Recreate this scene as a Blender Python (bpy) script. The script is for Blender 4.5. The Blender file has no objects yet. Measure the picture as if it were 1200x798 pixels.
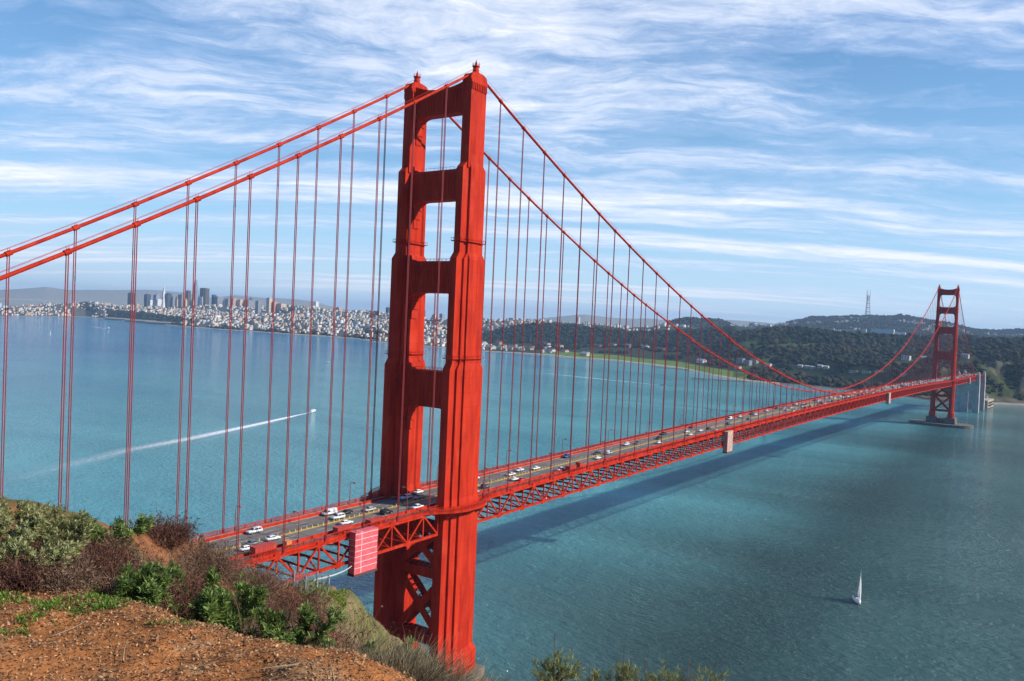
import bpy, bmesh, math, random
import numpy as np
from mathutils import Vector, Matrix

scene = bpy.context.scene
col = scene.collection

# ---------------------------------------------------------------- camera
CAM = Vector((-225.2, -193.06, 140.16))
YAW, PITCH, ROLL = 0.61443, -0.024793, 0.044489
_f = Vector((math.cos(YAW)*math.cos(PITCH), math.sin(YAW)*math.cos(PITCH), math.sin(PITCH)))
_r = Vector((math.sin(YAW), -math.cos(YAW), 0.0))
_u = _r.cross(_f)
_R = _r*math.cos(ROLL) + _u*math.sin(ROLL)
_U = -_r*math.sin(ROLL) + _u*math.cos(ROLL)
cd = bpy.data.cameras.new("camera")
cd.sensor_fit = 'HORIZONTAL'
cd.sensor_width = 36.0
cd.lens = 959.0*36.0/1200.0
cd.clip_start = 0.1
cd.clip_end = 150000.0
cam = bpy.data.objects.new("camera", cd)
m = Matrix.Identity(4)
for i in range(3):
    m[i][0] = _R[i]; m[i][1] = _U[i]; m[i][2] = -_f[i]; m[i][3] = CAM[i]
cam.matrix_world = m
col.objects.link(cam)
scene.camera = cam

# ---------------------------------------------------------------- light
SUN_EL = math.radians(32.0)
SUN_AZ = math.radians(-68.0)          # direction towards the sun, from +X
sd = bpy.data.lights.new("sun", 'SUN')
sd.energy = 4.6
sd.angle = math.radians(0.5)
sd.color = (1.0, 0.93, 0.82)
sun = bpy.data.objects.new("sun", sd)
sv = Vector((math.cos(SUN_EL)*math.cos(SUN_AZ), math.cos(SUN_EL)*math.sin(SUN_AZ), math.sin(SUN_EL)))
sun.rotation_euler = sv.to_track_quat('Z', 'Y').to_euler()
sun.location = (0, -300, 400)
col.objects.link(sun)

scene.view_settings.view_transform = 'Standard'
scene.view_settings.look = 'None'
scene.view_settings.exposure = 0.32
scene.view_settings.gamma = 1.0
scene.view_settings.use_curve_mapping = False
scene.cycles.use_denoising = True
scene.cycles.max_bounces = 6
scene.cycles.transparent_max_bounces = 12
scene.cycles.volume_bounces = 0
scene.cycles.use_fast_gi = False

# ---------------------------------------------------------------- node helper
class NT:
    def __init__(s, tree): s.t = tree; s.n = tree.nodes; s.l = tree.links
    def a(s, kind, **kw):
        n = s.n.new(kind)
        for k, v in kw.items():
            if k == 'i':
                for kk, vv in v.items():
                    if isinstance(vv, bpy.types.NodeSocket): s.l.new(vv, n.inputs[kk])
                    else: n.inputs[kk].default_value = vv
            else: setattr(n, k, v)
        return n
    def math(s, op, a, b=None, c=None, clamp=False):
        n = s.n.new('ShaderNodeMath'); n.operation = op; n.use_clamp = clamp
        for k, v in enumerate((a, b, c)):
            if v is None: continue
            if isinstance(v, bpy.types.NodeSocket): s.l.new(v, n.inputs[k])
            else: n.inputs[k].default_value = v
        return n.outputs[0]
    def mix(s, f, a, b, bt='MIX'):
        n = s.n.new('ShaderNodeMix'); n.data_type = 'RGBA'; n.blend_type = bt
        for k, v in ((0, f), (6, a), (7, b)):
            if isinstance(v, bpy.types.NodeSocket): s.l.new(v, n.inputs[k])
            elif k == 0: n.inputs[0].default_value = v
            else: n.inputs[k].default_value = (*v, 1.0)
        return n.outputs[2]
    def ramp(s, f, stops, interp='LINEAR'):
        n = s.n.new('ShaderNodeValToRGB'); cr = n.color_ramp; cr.interpolation = interp
        while len(cr.elements) < len(stops): cr.elements.new(0.5)
        for e, (p, c) in zip(cr.elements, stops):
            e.position = p; e.color = (c, c, c, 1) if not hasattr(c, '__len__') else (*c, 1)
        s.l.new(f, n.inputs[0]); return n.outputs[0]
    def noise(s, vec, scale, detail=4, rough=0.55, dist=0.0, out=0):
        n = s.n.new('ShaderNodeTexNoise')
        if vec is not None: s.l.new(vec, n.inputs['Vector'])
        n.inputs['Scale'].default_value = scale; n.inputs['Detail'].default_value = detail
        n.inputs['Roughness'].default_value = rough; n.inputs['Distortion'].default_value = dist
        return n.outputs[out]
    def mapping(s, vec, scale=(1, 1, 1), rot=(0, 0, 0), loc=(0, 0, 0)):
        n = s.n.new('ShaderNodeMapping'); s.l.new(vec, n.inputs[0])
        n.inputs['Location'].default_value = loc; n.inputs['Rotation'].default_value = rot; n.inputs['Scale'].default_value = scale
        return n.outputs[0]

# ---------------------------------------------------------------- sky
world = bpy.data.worlds.new("World")
scene.world = world
world.use_nodes = True
W = NT(world.node_tree)
W.n.clear()
sky = W.a('ShaderNodeTexSky', sky_type='NISHITA')
sky.sun_disc = False
sky.sun_elevation = SUN_EL
sky.sun_rotation = math.radians(90.0) - SUN_AZ
sky.air_density = 1.0; sky.dust_density = 0.2; sky.ozone_density = 2.0
hs = W.a('ShaderNodeHueSaturation', i={'Saturation': 1.3, 'Value': 1.0, 'Color': sky.outputs[0]})
tc = W.a('ShaderNodeTexCoord')
sep = W.a('ShaderNodeSeparateXYZ', i={0: tc.outputs['Generated']})
zc = W.math('MAXIMUM', sep.outputs[2], 0.0)
den = W.math('ADD', zc, 0.10)
# rotate so that p.x runs along the wind (roughly left-right of the view) and p.y away from the viewer
ca, sa = math.cos(YAW), math.sin(YAW)
fx = W.math('ADD', W.math('MULTIPLY', sep.outputs[0], ca), W.math('MULTIPLY', sep.outputs[1], sa))
rx = W.math('SUBTRACT', W.math('MULTIPLY', sep.outputs[0], sa), W.math('MULTIPLY', sep.outputs[1], ca))
py = W.math('DIVIDE', fx, den); px = W.math('DIVIDE', rx, den)
P = W.a('ShaderNodeCombineXYZ', i={0: px, 1: py}).outputs[0]
warp = W.a('ShaderNodeVectorMath', operation='SCALE', i={0: W.a('ShaderNodeVectorMath', operation='SUBTRACT', i={0: W.noise(P, 0.9, 4, 0.55, 0, 1), 1: (0.5, 0.5, 0.5)}).outputs[0], 'Scale': 0.75}).outputs[0]
Pw = W.a('ShaderNodeVectorMath', operation='ADD', i={0: P, 1: warp}).outputs[0]
big = W.noise(W.mapping(Pw, (0.45, 1.0, 1), (0, 0, math.radians(-22)), (0.4, 0.9, 0)), 1.15, 7, 0.60)           # broad patches
fib = W.noise(W.mapping(Pw, (0.40, 2.4, 1), (0, 0, math.radians(-30)), (3.1, 1.7, 0)), 2.3, 9, 0.66, 0.25)   # combed fibres
puf = W.noise(W.mapping(Pw, (0.8, 1.5, 1), (0, 0, math.radians(-20)), (6.3, 2.2, 0)), 5.5, 8, 0.72)          # broken flecks
bnd = W.noise(W.mapping(P, (0.10, 1.15, 1), (0, 0, math.radians(-9)), (1.3, 7.7, 0)), 1.7, 5, 0.5, 0.1)     # long low bands
def c_(n, k): return W.math('MULTIPLY', W.math('SUBTRACT', n, 0.5), k)
lowf = W.ramp(zc, [(0.02, 1.0), (0.11, 0.85), (0.24, 0.0), (1.0, 0.0)])
hi = W.math('ADD', W.math('ADD', c_(big, 1.5), c_(fib, 0.75)), c_(puf, 0.62))
lo_ = W.math('ADD', W.math('ADD', c_(bnd, 2.0), c_(fib, 0.75)), c_(puf, 0.3))
dn = W.math('ADD', W.math('MULTIPLY', hi, W.math('SUBTRACT', 1.0, lowf)), W.math('MULTIPLY', lo_, lowf))
cl = W.ramp(W.math('ADD', dn, 0.5), [(0.30, 0.0), (0.46, 0.30), (0.62, 0.66), (0.86, 0.97)])
low = W.ramp(zc, [(0.0, 0.5), (0.03, 0.75), (0.10, 1.0), (1.0, 1.0)])
cl = W.math('MULTIPLY', cl, low, clamp=True)
# clouds kept ahead only; unseen sky behind left clear to weaken the fill light
front = W.ramp(W.math('MULTIPLY_ADD', fx, 0.5, 0.5), [(0.42, 0.0), (0.62, 1.0)])
cl = W.math('MULTIPLY', cl, front)
cloudcol = W.mix(W.ramp(W.math('ADD', dn, 0.5), [(0.45, 0.0), (0.80, 1.0)]), (9.6, 12.2, 17.4), (17.6, 18.0, 19.2))
blue = W.mix(1.0, hs.outputs[0], (0.80, 1.40, 2.05), 'MULTIPLY')
veil = W.ramp(zc, [(0.0, 1.0), (0.05, 0.86), (0.18, 0.42), (0.45, 0.10), (0.8, 0.0)])
veilc = W.mix(W.ramp(zc, [(0.0, 0.0), (0.10, 1.0)]), (13.5, 16.4, 18.4), (8.6, 14.0, 17.6))
blue = W.mix(W.math('MULTIPLY', veil, front), blue, veilc)
out = W.mix(cl, blue, cloudcol)
bg = W.a('ShaderNodeBackground', i={'Color': out, 'Strength': 0.05})
W.a('ShaderNodeOutputWorld', i={0: bg.outputs[0]})

# ---------------------------------------------------------------- object helpers
def link(o, parent=None):
    col.objects.link(o)
    if parent is not None: o.parent = parent
    return o
def tag(o, label=None, cat=None, group=None, kind=None):
    if label: o['label'] = label
    if cat: o['category'] = cat
    if group: o['group'] = group
    if kind: o['kind'] = kind
    return o
def empty(name, loc=(0, 0, 0), rz=0.0, parent=None):
    o = bpy.data.objects.new(name, None)
    o.empty_display_size = 0.5
    o.location = loc; o.rotation_euler = (0, 0, rz)
    return link(o, parent)
def copy_tree(o, parent=None):
    c = o.copy(); col.objects.link(c)
    c.parent = parent
    for ch in o.children: copy_tree(ch, c)
    return c

class MB:
    def __init__(s): s.v = []; s.f = []; s.m = []; s.mi = 0
    def add(s, vs, fs):
        b = len(s.v); s.v.extend(vs)
        for f in fs: s.f.append(tuple(b+i for i in f)); s.m.append(s.mi)
    def box(s, x0, x1, y0, y1, z0, z1):
        s.add([(x0,y0,z0),(x1,y0,z0),(x1,y1,z0),(x0,y1,z0),(x0,y0,z1),(x1,y0,z1),(x1,y1,z1),(x0,y1,z1)],
              [(0,3,2,1),(4,5,6,7),(0,1,5,4),(1,2,6,5),(2,3,7,6),(3,0,4,7)])
    def frustum(s, cx, cy, a0, b0, z0, a1, b1, z1):
        s.add([(cx-a0,cy-b0,z0),(cx+a0,cy-b0,z0),(cx+a0,cy+b0,z0),(cx-a0,cy+b0,z0),
               (cx-a1,cy-b1,z1),(cx+a1,cy-b1,z1),(cx+a1,cy+b1,z1),(cx-a1,cy+b1,z1)],
              [(0,3,2,1),(4,5,6,7),(0,1,5,4),(1,2,6,5),(2,3,7,6),(3,0,4,7)])
    def beam(s, p, q, w, h, up=(0, 0, 1)):
        p = Vector(p); q = Vector(q); d = (q-p).normalized()
        u = Vector(up)
        if abs(d.dot(u)) > 0.99: u = Vector((1, 0, 0))
        sd_ = d.cross(u).normalized()*(w/2); uu = sd_.cross(d).normalized()*(h/2)
        vs = []
        for c in (p, q):
            vs += [tuple(c-sd_-uu), tuple(c+sd_-uu), tuple(c+sd_+uu), tuple(c-sd_+uu)]
        s.add(vs, [(0,3,2,1),(4,5,6,7),(0,1,5,4),(1,2,6,5),(2,3,7,6),(3,0,4,7)])
    def tube(s, pts, r, n=8, caps=True):
        pts = [Vector(p) for p in pts]; b = len(s.v); k = len(pts)
        rr = r if hasattr(r, '__len__') else [r]*k
        for i, p in enumerate(pts):
            d = (pts[min(i+1, k-1)]-pts[max(i-1, 0)]).normalized()
            u = Vector((0, 0, 1)) if abs(d.z) < 0.95 else Vector((1, 0, 0))
            a = d.cross(u).normalized(); c = a.cross(d)
            for j in range(n):
                t = 2*math.pi*j/n
                s.v.append(tuple(p+(a*math.cos(t)+c*math.sin(t))*rr[i]))
        for i in range(k-1):
            for j in range(n):
                s.f.append((b+i*n+j, b+i*n+(j+1) % n, b+(i+1)*n+(j+1) % n, b+(i+1)*n+j)); s.m.append(s.mi)
        if caps:
            s.f.append(tuple(b+j for j in range(n-1, -1, -1))); s.m.append(s.mi)
            s.f.append(tuple(b+(k-1)*n+j for j in range(n))); s.m.append(s.mi)
    def prism(s, poly, axis, a, b):
        """poly: 2-D outline; axis 'x','y','z' extrudes between a and b"""
        def P3(u, v, w):
            return (w, u, v) if axis == 'x' else ((u, w, v) if axis == 'y' else (u, v, w))
        n = len(poly); base = len(s.v)
        s.v += [P3(u, v, a) for u, v in poly] + [P3(u, v, b) for u, v in poly]
        s.f.append(tuple(base+i for i in range(n))); s.m.append(s.mi)
        s.f.append(tuple(base+n+i for i in range(n-1, -1, -1))); s.m.append(s.mi)
        for i in range(n):
            j = (i+1) % n
            s.f.append((base+i, base+n+i, base+n+j, base+j)); s.m.append(s.mi)
    def cyl(s, cx, cy, z0, z1, r0, r1=None, n=16):
        r1 = r0 if r1 is None else r1; b = len(s.v)
        for z, r in ((z0, r0), (z1, r1)):
            for j in range(n):
                t = 2*math.pi*j/n; s.v.append((cx+r*math.cos(t), cy+r*math.sin(t), z))
        for j in range(n):
            s.f.append((b+j, b+(j+1) % n, b+n+(j+1) % n, b+n+j)); s.m.append(s.mi)
        s.f.append(tuple(b+j for j in range(n-1, -1, -1))); s.m.append(s.mi)
        s.f.append(tuple(b+n+j for j in range(n))); s.m.append(s.mi)
    def mesh(s, name, mats, smooth=False, fix=True):
        me = bpy.data.meshes.new(name)
        me.from_pydata(s.v, [], s.f)
        for mt in (mats if isinstance(mats, (list, tuple)) else [mats]): me.materials.append(mt)
        if any(s.m): me.polygons.foreach_set('material_index', s.m)
        if fix:
            bm = bmesh.new(); bm.from_mesh(me); bmesh.ops.recalc_face_normals(bm, faces=bm.faces); bm.to_mesh(me); bm.free()
        if smooth: me.polygons.foreach_set('use_smooth', [True]*len(me.polygons))
        me.update(); return me
    def build(s, name, mats, parent=None, smooth=False, fix=True):
        return link(bpy.data.objects.new(name, s.mesh(name, mats, smooth, fix)), parent)

def np_mesh(name, V, F, mats, colors=None, smooth=False, mi=None):
    """fast mesh from numpy arrays; F is (n,3) or (n,4); colors per vertex (n,3)"""
    me = bpy.data.meshes.new(name)
    k = F.shape[1]
    me.vertices.add(len(V)); me.vertices.foreach_set('co', np.asarray(V, np.float32).ravel())
    me.loops.add(F.size); me.loops.foreach_set('vertex_index', np.asarray(F, np.int32).ravel())
    me.polygons.add(len(F)); me.polygons.foreach_set('loop_start', np.arange(0, F.size, k, dtype=np.int32))
    me.polygons.foreach_set('loop_total', np.full(len(F), k, np.int32))
    if smooth: me.polygons.foreach_set('use_smooth', np.ones(len(F), bool))
    for mt in (mats if isinstance(mats, (list, tuple)) else [mats]): me.materials.append(mt)
    if mi is not None: me.polygons.foreach_set('material_index', np.asarray(mi, np.int32))
    if colors is not None:
        at = me.color_attributes.new('tint', 'FLOAT_COLOR', 'POINT')
        c4 = np.ones((len(V), 4), np.float32); c4[:, :3] = colors
        at.data.foreach_set('color', c4.ravel())
    me.update(calc_edges=True); me.validate()
    return me
def np_obj(name, *a, parent=None, **k):
    return link(bpy.data.objects.new(name, np_mesh(name, *a, **k)), parent)

# ---------------------------------------------------------------- materials
def mat(name, base, rough=0.6, var=0.0, scale=1.0, metal=0.0, bump=0.0, spec=0.5, attr=False, dark=None, transl=0.0):
    mt = bpy.data.materials.new(name); mt.use_nodes = True
    N = NT(mt.node_tree); b = N.n['Principled BSDF']
    b.inputs['Roughness'].default_value = rough; b.inputs['Metallic'].default_value = metal
    b.inputs['Specular IOR Level'].default_value = spec
    tcx = N.a('ShaderNodeTexCoord').outputs['Object']
    if attr:
        c = N.a('ShaderNodeVertexColor', layer_name='tint').outputs[0]
    else:
        c = N.a('ShaderNodeRGB').outputs[0]; c.default_value = (*base, 1)
    if var > 0 or dark:
        nz = N.noise(tcx, scale, 5, 0.6)
        dk = dark or tuple(x*(1-var) for x in base)
        f = N.ramp(nz, [(0.35, 0.0), (0.65, 1.0)])
        if attr:
            v = N.ramp(nz, [(0.3, 1-var), (0.7, 1+var*0.6)])
            c = N.mix(1.0, c, (1, 1, 1), 'MULTIPLY'); n = c.node; N.l.new(v, n.inputs[7])
        else:
            c = N.mix(f, dk, base)
    N.l.new(c, b.inputs['Base Color'])
    if bump > 0:
        bn = N.a('ShaderNodeBump', i={'Strength': bump, 'Distance': 0.05, 'Height': N.noise(tcx, scale*6, 4, 0.6)})
        N.l.new(bn.outputs[0], b.inputs['Normal'])
    if transl > 0:
        tr = N.a('ShaderNodeBsdfTranslucent', i={'Color': c})
        mx = N.a('ShaderNodeMixShader', i={0: transl, 1: b.outputs[0], 2: tr.outputs[0]})
        N.l.new(mx.outputs[0], N.n['Material Output'].inputs[0])
    return mt

def paint_red():
    """orange-red bridge paint, weathered in streaks and riveted plate joints"""
    mt = bpy.data.materials.new('bridge_paint'); mt.use_nodes = True
    N = NT(mt.node_tree); b = N.n['Principled BSDF']
    t = N.a('ShaderNodeNewGeometry').outputs['Position']
    n1 = N.noise(N.mapping(t, (0.5, 0.5, 0.07)), 1.0, 5, 0.6)
    n2 = N.noise(t, 0.06, 3, 0.5)
    c = N.mix(N.ramp(n1, [(0.35, 0.0), (0.62, 1.0)]), (0.35, 0.018, 0.008), (0.55, 0.037, 0.011))
    c = N.mix(N.math('MULTIPLY', N.ramp(n2, [(0.45, 0.0), (0.75, 1.0)]), 0.5), c, (0.60, 0.042, 0.02))
    # plate joints
    s = N.a('ShaderNodeSeparateXYZ', i={0: t})
    fr = N.math('FRACT', N.math('MULTIPLY', s.outputs[2], 1/5.2))
    ln = N.math('LESS_THAN', fr, 0.028)
    c = N.mix(N.math('MULTIPLY', ln, 0.35), c, (0.22, 0.012, 0.006))
    # vertical seams and faint grime runs
    gx = N.math('ADD', s.outputs[0], N.math('MULTIPLY', s.outputs[1], 0.83))
    sv_ = N.math('LESS_THAN', N.math('FRACT', N.math('MULTIPLY', gx, 1/2.3)), 0.035)
    c = N.mix(N.math('MULTIPLY', sv_, 0.22), c, (0.25, 0.014, 0.008))
    n3 = N.noise(N.mapping(t, (1.3, 1.3, 0.035)), 1.0, 6, 0.65)
    c = N.mix(N.math('MULTIPLY', N.ramp(n3, [(0.52, 0.0), (0.75, 1.0)]), 0.55), c, (0.23, 0.016, 0.012))
    n4 = N.noise(N.mapping(t, (0.25, 0.25, 0.12)), 1.0, 5, 0.7)
    c = N.mix(N.math('MULTIPLY', N.ramp(n4, [(0.55, 0.0), (0.7, 1.0)]), 0.35), c, (0.62, 0.085, 0.05))
    N.l.new(c, b.inputs['Base Color'])
    b.inputs['Roughness'].default_value = 0.6
    b.inputs['Specular IOR Level'].default_value = 0.06
    return mt
RED = paint_red()
CONC = mat('concrete', (0.40, 0.37, 0.32), 0.9, 0.35, 0.15, bump=0.2)

# ================================================================ SETTING
# ---------------------------------------------------------------- water
def water_mat():
    mt = bpy.data.materials.new('sea_water'); mt.use_nodes = True
    N = NT(mt.node_tree); b = N.n['Principled BSDF']
    p = N.a('ShaderNodeNewGeometry').outputs['Position']
    # currents: broad streaks of silty and clear water
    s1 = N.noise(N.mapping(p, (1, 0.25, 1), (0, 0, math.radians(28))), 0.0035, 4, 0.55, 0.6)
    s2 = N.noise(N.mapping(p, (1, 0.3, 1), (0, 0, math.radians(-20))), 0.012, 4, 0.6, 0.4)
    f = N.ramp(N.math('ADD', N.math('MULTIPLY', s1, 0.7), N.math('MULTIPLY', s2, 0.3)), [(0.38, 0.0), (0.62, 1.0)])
    bay = N.mix(f, (0.065, 0.310, 0.370), (0.130, 0.460, 0.490))          # silty turquoise bay side, brightened to paint in grazing sky reflection
    sea = N.mix(f, (0.052, 0.125, 0.122), (0.090, 0.190, 0.180))          # seaward side painted darker, as if it reflects less sky
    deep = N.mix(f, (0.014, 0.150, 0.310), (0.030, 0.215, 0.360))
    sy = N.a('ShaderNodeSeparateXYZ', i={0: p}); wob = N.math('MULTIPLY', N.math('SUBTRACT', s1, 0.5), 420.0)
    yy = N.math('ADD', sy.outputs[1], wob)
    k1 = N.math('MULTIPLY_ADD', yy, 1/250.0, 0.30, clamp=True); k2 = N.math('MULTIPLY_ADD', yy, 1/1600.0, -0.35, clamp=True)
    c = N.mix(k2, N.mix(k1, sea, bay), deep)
    # a broad darker band slanting across the water from the far pier
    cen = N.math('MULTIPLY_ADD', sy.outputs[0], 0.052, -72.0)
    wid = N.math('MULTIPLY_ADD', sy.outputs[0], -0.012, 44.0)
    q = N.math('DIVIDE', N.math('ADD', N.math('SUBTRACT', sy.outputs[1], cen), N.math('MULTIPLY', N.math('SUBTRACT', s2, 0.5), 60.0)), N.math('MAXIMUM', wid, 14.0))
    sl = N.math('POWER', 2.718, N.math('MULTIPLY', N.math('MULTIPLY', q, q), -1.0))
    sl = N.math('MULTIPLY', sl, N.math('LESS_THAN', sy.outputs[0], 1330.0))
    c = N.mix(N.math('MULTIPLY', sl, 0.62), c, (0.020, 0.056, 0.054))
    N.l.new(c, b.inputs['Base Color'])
    b.inputs['Roughness'].default_value = 0.08
    b.inputs['IOR'].default_value = 1.33
    b.inputs['Subsurface Weight'].default_value = 0.55            # turbid water scatters light sideways, so shadows lie soft on it
    b.inputs['Subsurface Radius'].default_value = (3.0, 9.0, 10.0)
    b.inputs['Subsurface Scale'].default_value = 5.0
    w1 = N.noise(N.mapping(p, (1, 0.42, 1), (0, 0, math.radians(62))), 0.105, 5, 0.62, 0.3)
    w2 = N.noise(N.mapping(p, (1, 0.5, 1), (0, 0, math.radians(40))), 0.36, 4, 0.6, 0.2)
    w3 = N.noise(N.mapping(p, (1, 0.6, 1), (0, 0, math.radians(70))), 1.1, 3, 0.6)
    h = N.math('ADD', N.math('MULTIPLY', w1, 7.5), N.math('ADD', N.math('MULTIPLY', w2, 7.0), N.math('MULTIPLY', w3, 1.6)))
    bn = N.a('ShaderNodeBump', i={'Strength': 1.0, 'Distance': 1.0, 'Height': N.math('MULTIPLY', h, N.ramp(N.noise(p, 0.006, 5, 0.6, 0.5), [(0.3, 0.55), (0.7, 1.25)]))})
    N.l.new(bn.outputs[0], b.inputs['Normal'])
    return mt
WATER = water_mat()
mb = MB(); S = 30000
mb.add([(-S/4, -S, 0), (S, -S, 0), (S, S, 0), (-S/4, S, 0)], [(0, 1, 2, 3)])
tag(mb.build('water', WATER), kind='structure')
HZ = bpy.data.materials.new('haze_air'); HZ.use_nodes = True
N = NT(HZ.node_tree); N.n.clear()
pv_ = N.a('ShaderNodeVolumePrincipled', i={'Color': (0.47, 0.71, 1.0, 1), 'Density': 4.2e-5, 'Anisotropy': 0.1})
N.l.new(pv_.outputs[0], N.a('ShaderNodeOutputMaterial').inputs['Volume'])
mb = MB(); mb.box(-S/4-200, S+200, -S-200, S+200, -21, 640)
tag(mb.build('haze', HZ), kind='stuff')

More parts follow.
